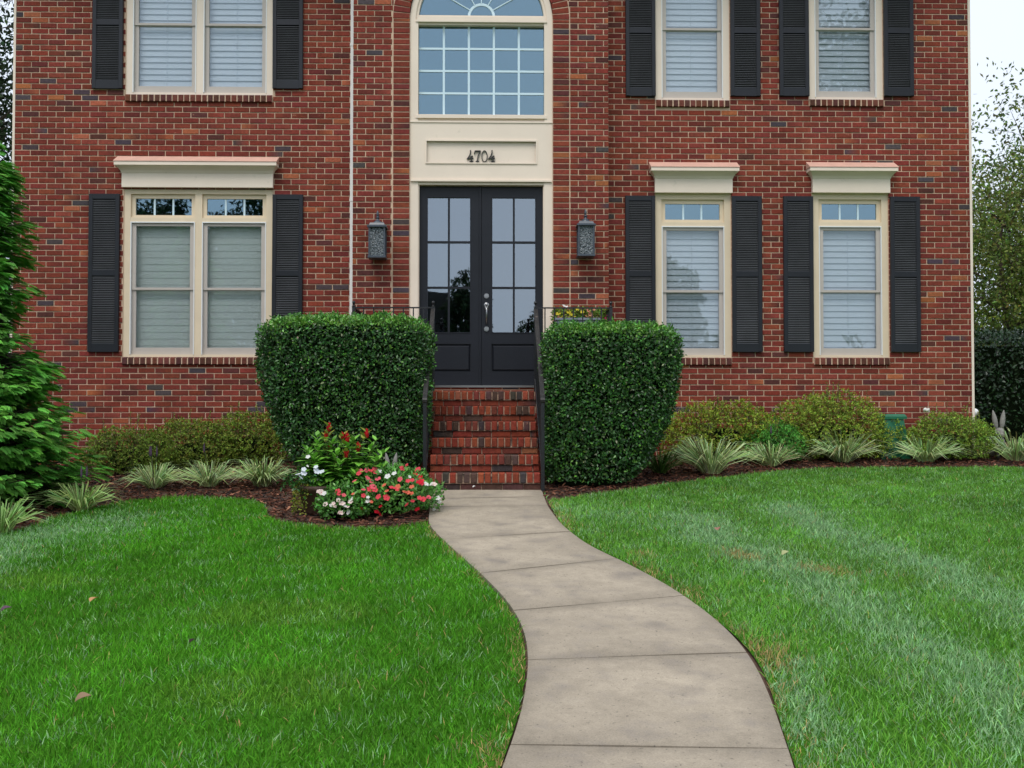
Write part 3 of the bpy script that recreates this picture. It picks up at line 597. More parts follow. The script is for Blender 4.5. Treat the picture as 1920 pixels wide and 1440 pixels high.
def leaf_door(a, b, lefthand):
    wS = .098; pa, pb_ = a + (wS if lefthand else .12), b - (.12 if lefthand else wS); zt1, zt0 = PZ(369, yd), PZ(625, yd); zp1, zp0 = PZ(645, yd), PZ(697, yd)
    d = MB(); wall_slab(d, a, b, dz0, dz1, yd, yd + .045, [(pa, pb_, zt0, zt1), (pa, pb_, zp0, zp1)]); d.box(a, a + .002, yd, yd + .045, dz0, dz1); d.box(b - .002, b, yd, yd + .045, dz0, dz1); d.box(a, b, yd + .001, yd + .045, dz0 - .001, dz0)
    # raised bottom panel with bevelled field
    d.box(pa, pb_, yd + .022, yd + .04, zp0, zp1); i = .03; q = .022
    d.add([(pa + .012, yd + q - .001, zp0 + .012), (pb_ - .012, yd + q - .001, zp0 + .012), (pb_ - .012, yd + q - .001, zp1 - .012), (pa + .012, yd + q - .001, zp1 - .012), (pa + i, yd + .004, zp0 + i), (pb_ - i, yd + .004, zp0 + i), (pb_ - i, yd + .004, zp1 - i), (pa + i, yd + .004, zp1 - i)],
          [(4, 5, 6, 7), (0, 1, 5, 4), (1, 2, 6, 5), (2, 3, 7, 6), (3, 0, 4, 7)])
    bd = .012
    for (u0, u1, v0, v1) in ((pa, pb_, zt0, zt1),):
        d.box(u0, u0 + bd, yd - .006, yd + .02, v0, v1); d.box(u1 - bd, u1, yd - .006, yd + .02, v0, v1); d.box(u0 + bd, u1 - bd, yd - .006, yd + .02, v0, v0 + bd); d.box(u0 + bd, u1 - bd, yd - .006, yd + .02, v1 - bd, v1)
    o = d.build('door_leaf', M['door'], house)
    m = MB(); xm = (pa + pb_) / 2; m.box(xm - .012, xm + .012, yd - .001, yd + .02, zt0 + bd, zt1 - bd)
    for k in (1, 2): z_ = zt0 + (zt1 - zt0) * k / 3; m.box(pa + bd, pb_ - bd, yd - .0, yd + .019, z_ - .012, z_ + .012)
    m.build('glazing_bar', M['door'], o)
    g = MB(); g.box(pa + .002, pb_ - .002, yd + .0215, yd + .026, zt0 + .002, zt1 - .002); g.build('pane', M['glass_door'], o)
    return o
dl = leaf_door(dx0, dxm - .002, True); dr = leaf_door(dxm + .003, dx1, False)
mb = MB(); mb.bev(dxm - .026, dxm + .002, yd - .014, yd - .002, dz0, dz1, .004); mb.build('astragal', M['door'], dl)
hx = PX(912, yd)
for pz_, nm in ((555, 'deadbolt'), (617, 'deadbolt')):
    mb = MB(); z_ = PZ(pz_, yd); mb.tube([(hx, yd, z_), (hx, yd - .012, z_)], [.034, .03], 8); mb.tube([(hx, yd - .01, z_), (hx, yd - .026, z_)], .017, 12); mb.build(nm, M['chrome'], dr)
mb = MB(); zA, zB = PZ(572, yd), PZ(604, yd); mb.tube([(hx, yd, zA), (hx, yd - .01, zA)], [.034, .03], 8); mb.box(hx - .02, hx + .02, yd - .012, yd - .001, zA - .06, zA); mb.tube([(hx, yd - .01, zA - .02), (hx, yd - .05, zA - .03), (hx, yd - .06, zA - .08), (hx, yd - .055, zA - .15), (hx, yd - .02, zB - .02)], [.009, .01, .011, .009, .012], 8); mb.ball((hx, yd - .018, zA + .005), .016, 8)
mb.build('door_handle', M['chrome'], dr, True)

# ------------------------------------------------------------------ wall lanterns
def lantern(px, py, label):
    c = P(px, 440, BY - .13); x = float(c[0]); zt, zb_ = PZ(py, BY - .13, px), PZ(py + 92, BY - .13, px); s = (zt - zb_) / .575; y = BY - .13
    t = thing('wall_lantern', (x, BY, zb_), label, 'lantern', 'lanterns beside the front door'); W = .088
    b = MB(); b.box(x - .055, x + .055, BY - .016, BY - .004, zb_ + .10, zb_ + .46); b.tube([(x, BY - .016, zb_ + .44), (x, BY - .07, zb_ + .50), (x, y - .0, zb_ + .545)], .011, 8); b.tube([(x, y, zb_ + .545), (x, y, zb_ + .43)], .008, 8); b.build('bracket', M['lamp'], t)
    b = MB(); b.lathe((x, y, zb_), [(.118, .362), (.118, .378), (.098, .388), (.085, .412), (.052, .418), (.048, .424), (.040, .440), (.018, .462), (.016, .47), (.026, .482), (.008, .5), (.01, .51), (.02, .53), (.014, .55), (.003, .572)], 16, sq=0) if False else None
    b.lathe((x, y, zb_), [(.112, .366), (.112, .382), (.092, .392), (.080, .418), (.050, .424)], 4, sq=1); b.lathe((x, y, zb_), [(.05, .424), (.044, .442), (.02, .462), (.013, .475), (.024, .49), (.010, .505), (.016, .53), (.012, .555), (.002, .575)], 14); b.build('cap', M['lamp'], t)
    b = MB()
    for sx in (-1, 1):
        for sy in (-1, 1): b.box(x + sx * W - .009, x + sx * W + .009, y + sy * W - .009, y + sy * W + .009, zb_ + .028, zb_ + .366)
    b.lathe((x, y, zb_), [(.06, 0.), (.104, .006), (.104, .024), (.094, .030)], 4, sq=1); b.build('frame', M['lamp'], t)
    b = MB(); q = W - .004
    b.box(x - q + .004, x + q - .004, y - q, y - q + .004, zb_ + .032, zb_ + .364); b.box(x - q + .004, x + q - .004, y + q - .004, y + q, zb_ + .032, zb_ + .364); b.box(x - q, x - q + .004, y - q, y + q, zb_ + .032, zb_ + .364); b.box(x + q - .004, x + q, y - q, y + q, zb_ + .032, zb_ + .364)
    b.build('lantern_glass', M['seeded'], t)
    b = MB()
    for dx in (-.03, .03): b.tube([(x + dx, y, zb_ + .035), (x + dx, y, zb_ + .15)], .012, 8); b.tube([(x + dx, y, zb_ + .15), (x + dx, y, zb_ + .19), (x + dx, y, zb_ + .23)], [.014, .018, .003], 8)
    b.build('bulb', M['white'], t)
lantern(708, 394, 'black metal wall lantern between the white downspout and the front door'); lantern(1098, 391, 'black metal wall lantern to the right of the front door')

# ------------------------------------------------------------------ brick steps, landing and railings
SX0, SX1 = -.488, .590; RISE, TREAD, YF = .163, .28, -2.66; LX0, LX1 = -1.42, 1.47; YL = YF + 5 * TREAD
SPAL = [((.23, .042, .022), .44), ((.27, .062, .030), .18), ((.17, .04, .025), .2), ((.08, .045, .035), .13), ((.055, .045, .04), .06), ((.32, .10, .05), .03)]
stairs = thing('brick_steps', ((SX0 + SX1) / 2, YF, 0), 'six red brick steps rising to the front door landing', 'steps')
def rowlock(mb, x0, x1, yf, z1, h=.092, dep=.19, ax=0):
    n = round((x1 - x0) / .0677); p = (x1 - x0) / n
    for i in range(n):
        k = len(mb.v); a = x0 + i * p + .005 + rnd.uniform(-.0015, .0015); b = x0 + (i + 1) * p - .005 + rnd.uniform(-.0015, .0015); c = brick_col(SPAL); dy = rnd.uniform(-.004, .004); dz = rnd.uniform(-.002, .003); q = .0085
        y0, y1, za, zb = yf + dy, yf + dep, z1 - h, z1 + dz
        mb.add([(a, y1, za), (b, y1, za), (b, y1, zb), (a, y1, zb), (a, y0 + q, za), (b, y0 + q, za), (b, y0 + q, zb), (a, y0 + q, zb), (a + q, y0, za + q * .6), (b - q, y0, za + q * .6), (b - q, y0, zb - q), (a + q, y0, zb - q)],
               [(8, 9, 10, 11), (4, 5, 9, 8), (5, 6, 10, 9), (6, 7, 11, 10), (7, 4, 8, 11), (0, 1, 5, 4), (1, 2, 6, 5), (2, 3, 7, 6), (3, 0, 4, 7), (0, 3, 2, 1)], c)
for i in range(6):
    yf = YF + i * TREAD; z0 = i * RISE; z1 = z0 + RISE; a, b = (SX0, SX1) if i < 5 else (LX0, LX1); yend = yf + TREAD + .05 if i < 5 else BY - .0
    m = MB(); m.box(a + .004, b - .004, yf + .025, yend, z0 - (.25 if i in (0, 5) else 0), z1 - .098); m.box(a + .003, b - .003, yf + .008, yf + .19, z1 - .0975, z1 - .004)
    if i == 5: m.box(a + .003, b - .003, yf + .19, yend, z1 - .0975, z1 - .004)
    st = m.build('landing' if i == 5 else 'step', M['stepmortar'], stairs)
    m = MB(); rowlock(m, a, b, yf, z1); hs = RISE - .105
    pal = [((.05, .03, .028), .5), ((.09, .04, .03), .5)] if i == 0 else SPAL
    x = a + (0 if i % 2 else -.1)
    while x < b:
        one_brick(m, max(x + .004, a), min(x + .199, b), z0 + (.002 if i else -.02), z1 - .1, yf + .018, pal, .005); x += BW
    if i == 5:
        t = MB(); brickwork(t, LX0, SX0, -.1, z0, d=yf + .016); brickwork(t, SX1, LX1, -.1, z0, d=yf + .016); m.v += []; k = len(m.v); m.f += [tuple(k + q for q in f) for f in t.f]; m.v += t.v; m.c += t.c
    m.build('step_brick', M['brick'], st)

def finial(mb, x, y, z, r_=.019):
    mb.lathe((x, y, z), [(.020, 0), (.022, .006), (.012, .012), (.009, .022), (.014, .028), (.010, .032)], 10); mb.ball((x, y, z + .05), r_, 10)
ZR = PZ(577, YL + .02); LZt = 6 * RISE
def railing(s, label, lab2):
    xs_ = SX0 - .03 if s < 0 else SX1 + .018; xe = LX0 + .03 if s < 0 else LX1 - .03; yr = YL + .03
    t = thing('landing_railing', ((xs_ + xe) / 2, yr, LZt), label, 'railing', 'black iron railings round the landing')
    m = MB(); m.obox((xs_, yr, ZR), (xe, yr, ZR), .032, .014, (0, 0, 1)); m.obox((xe, yr, ZR), (xe, BY - .01, ZR), .032, .014); m.build('top_rail', M['iron'], t)
    m = MB(); m.obox((xs_, yr, LZt + .08), (xe, yr, LZt + .08), .026, .012); m.obox((xe, yr, LZt + .08), (xe, BY - .01, LZt + .08), .026, .012); m.build('bottom_rail', M['iron'], t)
    for x in (xs_, xe):
        m = MB(); m.box(x - .0165, x + .0165, yr - .0165, yr + .0165, LZt - .01, ZR + .006); finial(m, x, yr, ZR + .006); m.build('post', M['iron'], t)
    n = 7; 
    for i in range(1, n + 1):
        x = xs_ + (xe - xs_) * i / (n + 1); m = MB(); m.box(x - .0065, x + .0065, yr - .0065, yr + .0065, LZt + .08, ZR - .005); m.build('baluster', M['iron'], t)
    for i in range(1, 7):
        y = yr + (BY - yr) * i / 7.5; m = MB(); m.box(xe - .0065, xe + .0065, y - .0065, y + .0065, LZt + .08, ZR - .005); m.build('baluster', M['iron'], t)
    # the flight
    x = xs_ ; t = thing('stair_railing', (x, YF, 0), lab2, 'railing', 'iron railings down the brick steps')
    yb = YF - .05; zb0 = PZ(745, yb, 800); top = (x, yr - .022, ZR - .02); kn = (x, yr - .12, ZR - .07); lo = (x, yb + .03, zb0 + .01)
    m = MB(); m.obox(top, kn, .044, .013); m.obox(kn, lo, .044, .013)
    curl = [(x, lo[1] - .055 * math.sin(R(a)) * (1 - a / 700), lo[2] - .045 + .045 * math.cos(R(a)) * (1 - a / 700)) for a in range(0, 260, 26)]
    for a, b in zip(curl[:-1], curl[1:]): m.obox(a, b, .044, .013)
    m.build('handrail', M['rail'], t)
    m = MB(); m.obox((x, yr - .02, LZt + .13), (x, yb + .02, .15), .026, .012); m.build('bottom_rail', M['iron'], t)
    m = MB(); m.box(x - .017, x + .017, yb - .015, yb + .019, gz(x, yb) - .02, zb0 - .004); m.build('newel_post', M['iron'], t)
    for i in range(1, 13):
        q = i / 13; y = yr - .03 + (yb - yr) * q; zt_ = ZR - .07 + (lo[2] - ZR + .07) * ((kn[1] - y) / (kn[1] - lo[1])); z0 = LZt + .13 + (.15 - LZt - .13) * q; m = MB(); m.box(x - .0065, x + .0065, y - .0065, y + .0065, z0, zt_ - .004); m.build('baluster', M['iron'], t)
railing(-1, 'black iron landing railing above the left clipped bush', 'black iron stair railing on the left side of the brick steps')
railing(1, 'black iron landing railing in front of the flower trough', 'black iron stair railing on the right side of the brick steps')

# ------------------------------------------------------------------ plants
def shell(fun, bb, n, lo, hi, g=rng):      # points where lo < fun < hi, and outward directions
    out = []; got = 0
    while got < n:
        p = g.uniform(bb[0], bb[1], (n * 3, 3)); f = fun(p); p = p[(f > lo) & (f < hi)]; out.append(p); got += len(p)
    p = np.concatenate(out)[:n]; e = .01; gr = np.stack([fun(p + np.eye(3)[i] * e) - fun(p - np.eye(3)[i] * e) for i in range(3)], 1); return p, norm(gr), fun(p)
def leaf_dirs(nr, n, up=.3, jit=.8, g=rng):
    ax = norm(nr * .55 + rdir(n, g) * jit + np.array([0, 0, up])); nm = norm(nr + rdir(n, g) * .7 + np.array([0, 0, .35])); return ax, nm
def core_loft(name, rings, m, parent):     # solid near-black core that keeps foliage opaque; rings: (z, cx, cy, hx, hy)
    mb = MB(); n = 24; vs = []
    for z, cx, cy, hx, hy in rings:
        for k in range(n):
            a = 2 * math.pi * k / n; c_, s_ = math.cos(a), math.sin(a); q = (abs(c_) ** 4 + abs(s_) ** 4) ** -.25; vs.append((cx + hx * c_ * q, cy + hy * s_ * q, z))
    fs = [(i * n + k, i * n + (k + 1) % n, (i + 1) * n + (k + 1) % n, (i + 1) * n + k) for i in range(len(rings) - 1) for k in range(n)] + [tuple(range(n))[::-1], tuple((len(rings) - 1) * n + k for k in range(n))]
    mb.add(vs, fs); return mb.build(name, m, parent)
def clipped_bush(prof, cy, hd, ztop, label, seed):
    """prof: (z, x_left, x_right) from the ground up"""
    g = np.random.default_rng(seed); pr = np.array(prof); zb_ = pr[0, 0]; cxm = pr[:, 1:].mean(); t = thing('clipped_bush', (cxm, cy, zb_), label, 'bush', 'clipped bushes flanking the brick steps')
    def fun(p):
        z = p[:, 2]; xl = np.interp(z, pr[:, 0], pr[:, 1]); xr = np.interp(z, pr[:, 0], pr[:, 2]); cx = (xl + xr) / 2; hx = (xr - xl) / 2
        w = np.interp(z, [zb_, zb_ + .25, zb_ + .7, ztop], [.72, .84, .95, 1.0]); nz_ = noise3(p, 7, seed) * .022 + noise3(p, 19, seed + 1) * .014
        u = np.abs((p[:, 0] - cx) / hx); v = np.abs((p[:, 1] - cy) / (hd * w)); tt = np.maximum(0, (z - (ztop - .42)) / .42)
        return (u ** 5 + v ** 5 + tt ** 5) ** .2 + nz_
    bb = (np.array([pr[:, 1].min() - .06, cy - hd - .06, zb_ + .04]), np.array([pr[:, 2].max() + .06, cy + hd + .06, ztop + .05])); n = 42000
    p, nr, f = shell(fun, bb, n, .86, 1.015, g); ax, nm = leaf_dirs(nr, n, .25, .85, g)
    q = g.random(n); new = q < (.07 + .6 * sstep(.3, .85, nr[:, 2]) + .12 * (noise3(p, 5, seed + 4) > .75) + .42 * sstep(ztop - .22, ztop - .04, p[:, 2]))      # pale new growth, plus the lit top's brightness painted into the leaf colour
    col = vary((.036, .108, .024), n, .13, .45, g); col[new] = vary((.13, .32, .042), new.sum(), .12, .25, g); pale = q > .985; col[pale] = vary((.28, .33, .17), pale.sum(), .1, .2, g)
    leaves('foliage', p, ax, nm, g.uniform(.026, .046, n), g.uniform(.015, .024, n), col, M['leaf'], t)
    k = 450; p, nr, f = shell(fun, bb, k * 4, .985, 1.02, g); i = g.choice(len(p), k, p=(w_ := (.25 + np.maximum(nr[:, 2], 0) * 2)) / w_.sum()); p, nr = p[i], nr[i]    # loose shoots
    pp = np.repeat(p, 6, 0) + np.repeat(norm(nr + [0, 0, .5]), 6, 0) * (np.tile(np.arange(6), k) * .008)[:, None]; ax = norm(np.repeat(nr, 6, 0) * .5 + rdir(len(pp), g)); leaves('shoots', pp, ax, norm(rdir(len(pp), g) + [0, 0, .8]), .034, .015, vary((.06, .17, .03), len(pp), .12, .3, g) * 1.5, M['leaf'], t)
    rings = [(z, (a + b) / 2, cy, (b - a) / 2 * .84, hd * .82 * w) for (z, a, b), w in zip([(pr[i, 0], pr[i, 1], pr[i, 2]) for i in range(len(pr))], np.interp(pr[:, 0], [zb_, zb_ + .25, zb_ + .7, ztop], [.7, .84, .95, 1]))]
    rings[-1] = (rings[-1][0] - .09, *rings[-1][1:3], rings[-1][3] * .93, rings[-1][4] * .93); core_loft('dark_core', rings, M['core'], t)
    mb = MB()
    for k in range(9):
        a = g.uniform(0, 6.28); x0_, y0_ = cxm + .15 * math.cos(a), cy + .1 * math.sin(a); mb.tube([(x0_, y0_, zb_ - .05), (x0_ + .25 * math.cos(a), y0_ + .15 * math.sin(a), zb_ + .35)], [.018, .01], 6)
    mb.build('stem', M['wood'], t)
YH = -2.12
def prof_px(rows, Y): return [(PZ(py, Y, (a + b) / 2), PX(a, Y), PX(b, Y)) for py, a, b in rows]
yfr = YH - .42
clipped_bush(prof_px([(905, 575, 770), (880, 552, 780), (850, 532, 790), (800, 506, 797), (740, 489, 800), (690, 480, 801), (640, 475, 803), (590, 480, 803)], yfr), YH, .50, PZ(590, yfr, 640), 'broad clipped green bush left of the brick steps', 11)
clipped_bush(prof_px([(912, 1034, 1175), (880, 1030, 1210), (840, 1028, 1236), (780, 1026, 1264), (720, 1024, 1275), (660, 1022, 1283), (625, 1022, 1280), (606, 1022, 1270)], yfr), YH, .50, PZ(606, yfr, 1140), 'narrower clipped green bush right of the brick steps', 12)

def azalea(cx, cy, hx, hy, h, label, seed, n=9000, flower=None, col=(.10, .115, .018), zb_=None):
    g = np.random.default_rng(seed); zb_ = gz(cx, cy) if zb_ is None else zb_; t = thing('azalea_shrub', (cx, cy, zb_), label, 'shrub', 'low yellow green shrubs along the brick wall')
    c = np.array([cx, cy, zb_ + h * .42]); S = np.array([hx * 1.08, hy, h * .60])
    def fun(p):
        q = (p - c) / S; return np.linalg.norm(q, axis=1) + noise3(p, 6, seed) * .10 + noise3(p, 15, seed + 1) * .07
    bb = (c - S * 1.25, c + S * 1.25); bb[0][2] = zb_ + .02
    m_ = n // 3; p, nr, f = shell(fun, bb, m_, .45, 1.06, g)                       # rosettes of small leaves at twig ends
    up = norm(nr * .6 + np.array([0, 0, .8]) + rdir(m_, g) * .3); pp = np.repeat(p, 6, 0) + rdir(m_ * 6, g) * .010; a = rdir(m_ * 6, g); ax = norm(a + np.repeat(up, 6, 0) * .55); nm = norm(np.repeat(up, 6, 0) + rdir(m_ * 6, g) * .4)
    col = tuple(np.array(col) * (2.2, 2.7, 2.1)); cc = vary(col, m_ * 6, .14, .34, g); old = np.repeat(f < .8, 6); cc[old] = vary((col[0] * .8, col[1] * .78, col[2]), old.sum(), .12, .3, g); red = g.random(m_ * 6) < .012; cc[red] = vary((.20, .09, .02), red.sum(), .1, .2, g)
    leaves('foliage', pp, ax, nm, g.uniform(.020, .036, m_ * 6), g.uniform(.010, .016, m_ * 6), cc, M['leaf_m'], t)
    k = int(26 * hx / .7); a = g.uniform(0, 6.28, k); r_ = g.uniform(0, .8, k) ** .6; bx = cx + np.cos(a) * r_ * hx * .9; by = cy + np.sin(a) * r_ * hy * .9; bz = c[2] + S[2] * np.sqrt(1 - r_ ** 2) * .92; L_ = g.uniform(.05, .20, k); mb = MB(); P_ = []
    for i in range(k):
        d = np.array([g.normal() * .15, g.normal() * .15, 1.]); e_ = np.array([bx[i], by[i], bz[i]]) + d * L_[i]; mb.tube([(bx[i], by[i], bz[i] - .1), tuple(e_)], .0022, 4)
        for j in range(10): P_.append(np.array([bx[i], by[i], bz[i]]) + d * L_[i] * (.3 + .7 * j / 9))
    P_ = np.array(P_); leaves('shoots', P_, norm(rdir(len(P_), g) + [0, 0, .7]), norm(rdir(len(P_), g) + [0, 0, .8]), .027, .012, vary((.24, .30, .05), len(P_), .12, .25, g), M['leaf_m'], t)
    for i in range(14):
        a_ = g.uniform(0, 6.28); r2 = g.uniform(.3, .75); mb.tube([(cx + .06 * math.cos(a_), cy + .05 * math.sin(a_), zb_ - .04), (cx + hx * r2 * .6 * math.cos(a_), cy + hy * r2 * .6 * math.sin(a_), zb_ + h * .35), (cx + hx * r2 * math.cos(a_), cy + hy * r2 * math.sin(a_), zb_ + h * .7)], [.010, .007, .003], 5)
    mb.build('stem', M['wood'], t)
    mb = MB(); mb.ball(tuple(c - [0, -.05, h * .10]), 1, 14, (hx * .5, hy * .4, h * .24)); mb.build('dark_core', M['core'], t, True)  # solid near-black ball closing the gaps between the leaves
    return t
def gx(px, Y): return PX(px, Y)
def az(px0, px1, py_top, Y, label, seed, **k):
    cx = gx((px0 + px1) / 2, Y); hx = (gx(px1, Y) - gx(px0, Y)) / 2; zb_ = gz(cx, Y); h = PZ(py_top - 6, Y, (px0 + px1) / 2) - zb_; return azalea(cx, Y, hx, min(hx, .30), h, label, seed, n=int(k.pop('n', 15000) * hx), **k)
az(160, 325, 812, -1.35, 'low olive shrub at the foot of the green conifer', 21, col=(.082, .098, .016))
az(275, 445, 800, -.85, 'low olive shrub under the middle of the double window', 22, col=(.088, .10, .016))
az(395, 545, 786, -.62, 'low olive shrub against the left clipped bush', 23, col=(.09, .105, .016))
az(1248, 1450, 762, -.50, 'yellow green shrub beside the right clipped bush', 24, col=(.125, .135, .018))
az(1445, 1672, 750, -.42, 'largest yellow green shrub between the two right lower windows', 25, col=(.12, .135, .02), n=17000)
s3 = az(1705, 1860, 785, -.42, 'yellow green shrub with a white flower at the right corner', 26, col=(.10, .125, .02))
az(1395, 1505, 800, -.60, 'small fresh green shrub between two larger yellow green shrubs', 27, col=(.05, .13, .025))
mb = MB(); w0 = P(1737, 769, -.62)
for k in range(7):
    a = k * 2.4; d = np.array([math.cos(a) * .022, math.sin(a) * .016, .004 * k - .01]); mb.ball(tuple(w0 + d), .019, 8, (1, .7, .8), (.85, .84, .78))
mb.build('flower', M['petal'], s3, True)

BLADE = (np.array([(-.5, 0, 0), (.5, 0, 0), (-.5, .14, .35), (0, .11, .35), (.5, .14, .35), (-.42, .52, .72), (0, .49, .72), (.42, .52, .72), (0, 1.05, .78)]), [(0, 1, 3, 2), (1, 4, 3), (2, 3, 6, 5), (3, 4, 7, 6), (5, 6, 8), (6, 7, 8)])
def liriope(px, pyb, rad, label, seed, n=200, Y=None, col=(.60, .68, .36), h=1., spikes=0):
    kr = random.Random(seed); rad *= 1.28 * kr.uniform(.92, 1.1); h *= .9 * kr.uniform(.85, 1.15); n = int(n * kr.uniform(.75, 1.15)); bias = kr.uniform(0, 6.28)
    g = np.random.default_rng(seed); q = G(px, pyb) if Y is None else np.array([PX(px, Y), Y, 0]); q[2] = gz(q[0], q[1]); t = thing('striped_grass_clump', tuple(q), label, 'plant', 'striped grass clumps edging the beds')
    a = g.uniform(0, 6.283, n); a = a + .35 * np.sin(a - bias); lean = g.uniform(.05, 1, n) ** .85; L_ = rad * g.uniform(.75, 1.25, n) * (1.0 + .15 * (1 - lean)); out = np.c_[np.cos(a), np.sin(a), np.zeros(n)]
    pos = q + out * g.uniform(.01, .07, n)[:, None] * (rad / .3); side = np.c_[-np.sin(a), np.cos(a), np.zeros(n)]; ax = norm(np.c_[np.zeros((n, 2)), np.ones(n)] + out * (lean * .55)[:, None] + side * g.normal(0, .12, n)[:, None]); nn_ = norm(out - ax * (out * ax).sum(1)[:, None])
    fr = np.stack([np.cross(nn_, ax), nn_, ax], 1); sc = np.c_[g.uniform(.008, .014, n), L_ * (.15 + .85 * lean), L_ * h]
    tc = np.array([(1, 1, 1), (1, 1, 1), (1, 1, 1), (.26, .52, .20), (1, 1, 1), (1, 1, 1), (.26, .52, .20), (1, 1, 1), (.9, .95, .8)])
    bc = vary(col, n, .10, .22, g); dd = g.random(n) < .05; bc[dd] = np.array([.34, .25, .13]); np_mesh('blades', BLADE[0], BLADE[1], fr, pos, sc, bc, M['leaf_m'], t, tc)
    mb = MB()
    for i in range(spikes):
        a_ = g.uniform(0, 6.28); e_ = q + np.array([.05 * math.cos(a_), .05 * math.sin(a_), rad * 1.25]); mb.tube([tuple(q), tuple(e_)], .003, 5, (.10, .13, .05))
        mb.lathe(tuple(e_ - [0, 0, .09]), [(.003, 0), (.009, .02), (.008, .06), (.002, .10)], 6, (.12, .08, .13))
    if spikes: mb.build('flower_spike', M['petal'], t)
    return t
liriope(290, 915, .27, 'striped grass clump with purple spikes under the left window sash', 31, spikes=4); liriope(392, 912, .28, 'striped grass clump, middle of the three below the double window', 32, spikes=2)
liriope(492, 912, .25, 'striped grass clump nearest the left clipped bush', 33); liriope(152, 957, .23, 'striped grass clump beside the skirt of the green conifer', 34, n=120, col=(.50, .60, .24), spikes=2)
liriope(2, 1000, .25, 'striped grass clump at the far left edge under the conifer', 35, n=100, col=(.46, .60, .24))
liriope(1332, 888, .33, 'striped grass clump closest to the right clipped bush', 36, n=230); liriope(1446, 874, .27, 'striped grass clump second from the right clipped bush', 37, spikes=1)
liriope(1580, 866, .33, 'striped grass clump left of the green plastic box', 38, n=220); liriope(1736, 866, .32, 'striped grass clump in front of the green plastic box', 39, n=220)
liriope(1905, 864, .30, 'striped grass clump at the far right beyond the house corner', 40, n=200)
liriope(1238, 888, .22, 'dark green grass clump at the foot of the right clipped bush', 41, n=120, col=(.09, .17, .03), h=1.3)

# ------------------------------------------------------------------ green conifer at the left
def spray_template():
    V = []; Fs = []
    def kite(b, d, l, w, dz):
        d = np.array(d, float); d /= np.linalg.norm(d); s = np.array([d[2], 0, -d[0]]) * .8; b = np.array(b, float); k = len(V)
        V.extend([b, b + d * l * .4 + s * w / 2, b + d * l + np.array([0, dz, 0]), b + d * l * .4 - s * w / 2]); Fs.extend([(k, k + 1, k + 2), (k, k + 2, k + 3)])
    kite((0, 0, 0), (0, 0, 1), 1, .10, -.16)
    for i in range(7):
        t = .10 + i * .12
        for s in (-1, 1):
            l = .46 * (1 - t * .62); d = np.array([s * .8, 0, .75]); d /= np.linalg.norm(d); y = -.16 * t * t; kite((0, y, t), d, l, .13, -.07)
            for q in (.35, .65):
                b = np.array([0, y, t]) + d * l * q; kite(b, (s * .25, 0, 1), l * .42, .09, -.05)
    return np.array(V), Fs
SPR = spray_template()
cxp, cyp = -4.56, -3.45; cz0 = gz(cxp, cyp); t = thing('evergreen_conifer', (cxp, cyp, cz0), 'tall feathery green conifer at the left edge before the brick wall', 'tree')
RZ = np.array([-.2, .0, .15, .52, .8, 1.28, 1.85, 2.4, 2.84, 3.2, 3.6]); RR = np.array([.98, 1.06, 1.09, 1.03, .90, .66, .55, .50, .40, .20, .02])
g = np.random.default_rng(51); mb = MB(); mb.tube([(cxp, cyp, cz0 - .1), (cxp + .02, cyp, 1.8), (cxp, cyp, 3.6)], [.075, .05, .01], 10); mb.build('trunk', M['wood'], t)
mb = MB(); SP = []; SA = []; SN = []; SLn = []; SC = []
for b in range(900):
    z = g.uniform(-.12, 3.6) if b % 4 else g.uniform(-.15, 1.3); a = g.uniform(0, 6.283); rr = float(np.interp(z, RZ, RR)) * g.uniform(.70, 1.12); o_ = np.array([math.cos(a), math.sin(a), 0]); tip = np.array([cxp, cyp, z]) + o_ * rr + np.array([0, 0, g.uniform(.0, .08)])
    base = np.array([cxp, cyp, z - .22 * rr]); mb.tube([tuple(base), tuple((base + tip) / 2 + [0, 0, .04]), tuple(tip)], [.012, .007, .002], 4); sd_ = np.array([-o_[1], o_[0], 0])
    for k in range(19):
        u = g.uniform(.0, 1) ** .7; p = base + (tip - base) * (.45 + .55 * u) + sd_ * g.normal() * .07 * rr + [0, 0, g.normal() * .018 - .05 * (1 - u)]; s_ = np.sign(g.normal()) * g.uniform(.1, .9) * (1.2 - u)
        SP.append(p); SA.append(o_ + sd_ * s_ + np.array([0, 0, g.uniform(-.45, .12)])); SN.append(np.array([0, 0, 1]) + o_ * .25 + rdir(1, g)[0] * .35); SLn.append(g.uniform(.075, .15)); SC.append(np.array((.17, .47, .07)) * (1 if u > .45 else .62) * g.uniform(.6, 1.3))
mb.build('branch', M['wood'], t)
SP, SA, SN, SLn, SC = map(np.array, (SP, SA, SN, SLn, SC)); SC = np.clip(SC * (1 + g.normal(size=SC.shape) * .1), .003, 1)
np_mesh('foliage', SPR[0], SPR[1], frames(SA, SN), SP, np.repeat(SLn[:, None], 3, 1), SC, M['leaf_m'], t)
core_loft('dark_core', [(z, cxp, cyp, r_ * .52, r_ * .52) for z, r_ in zip(RZ[:-1], RR[:-1])], M['core'], t)

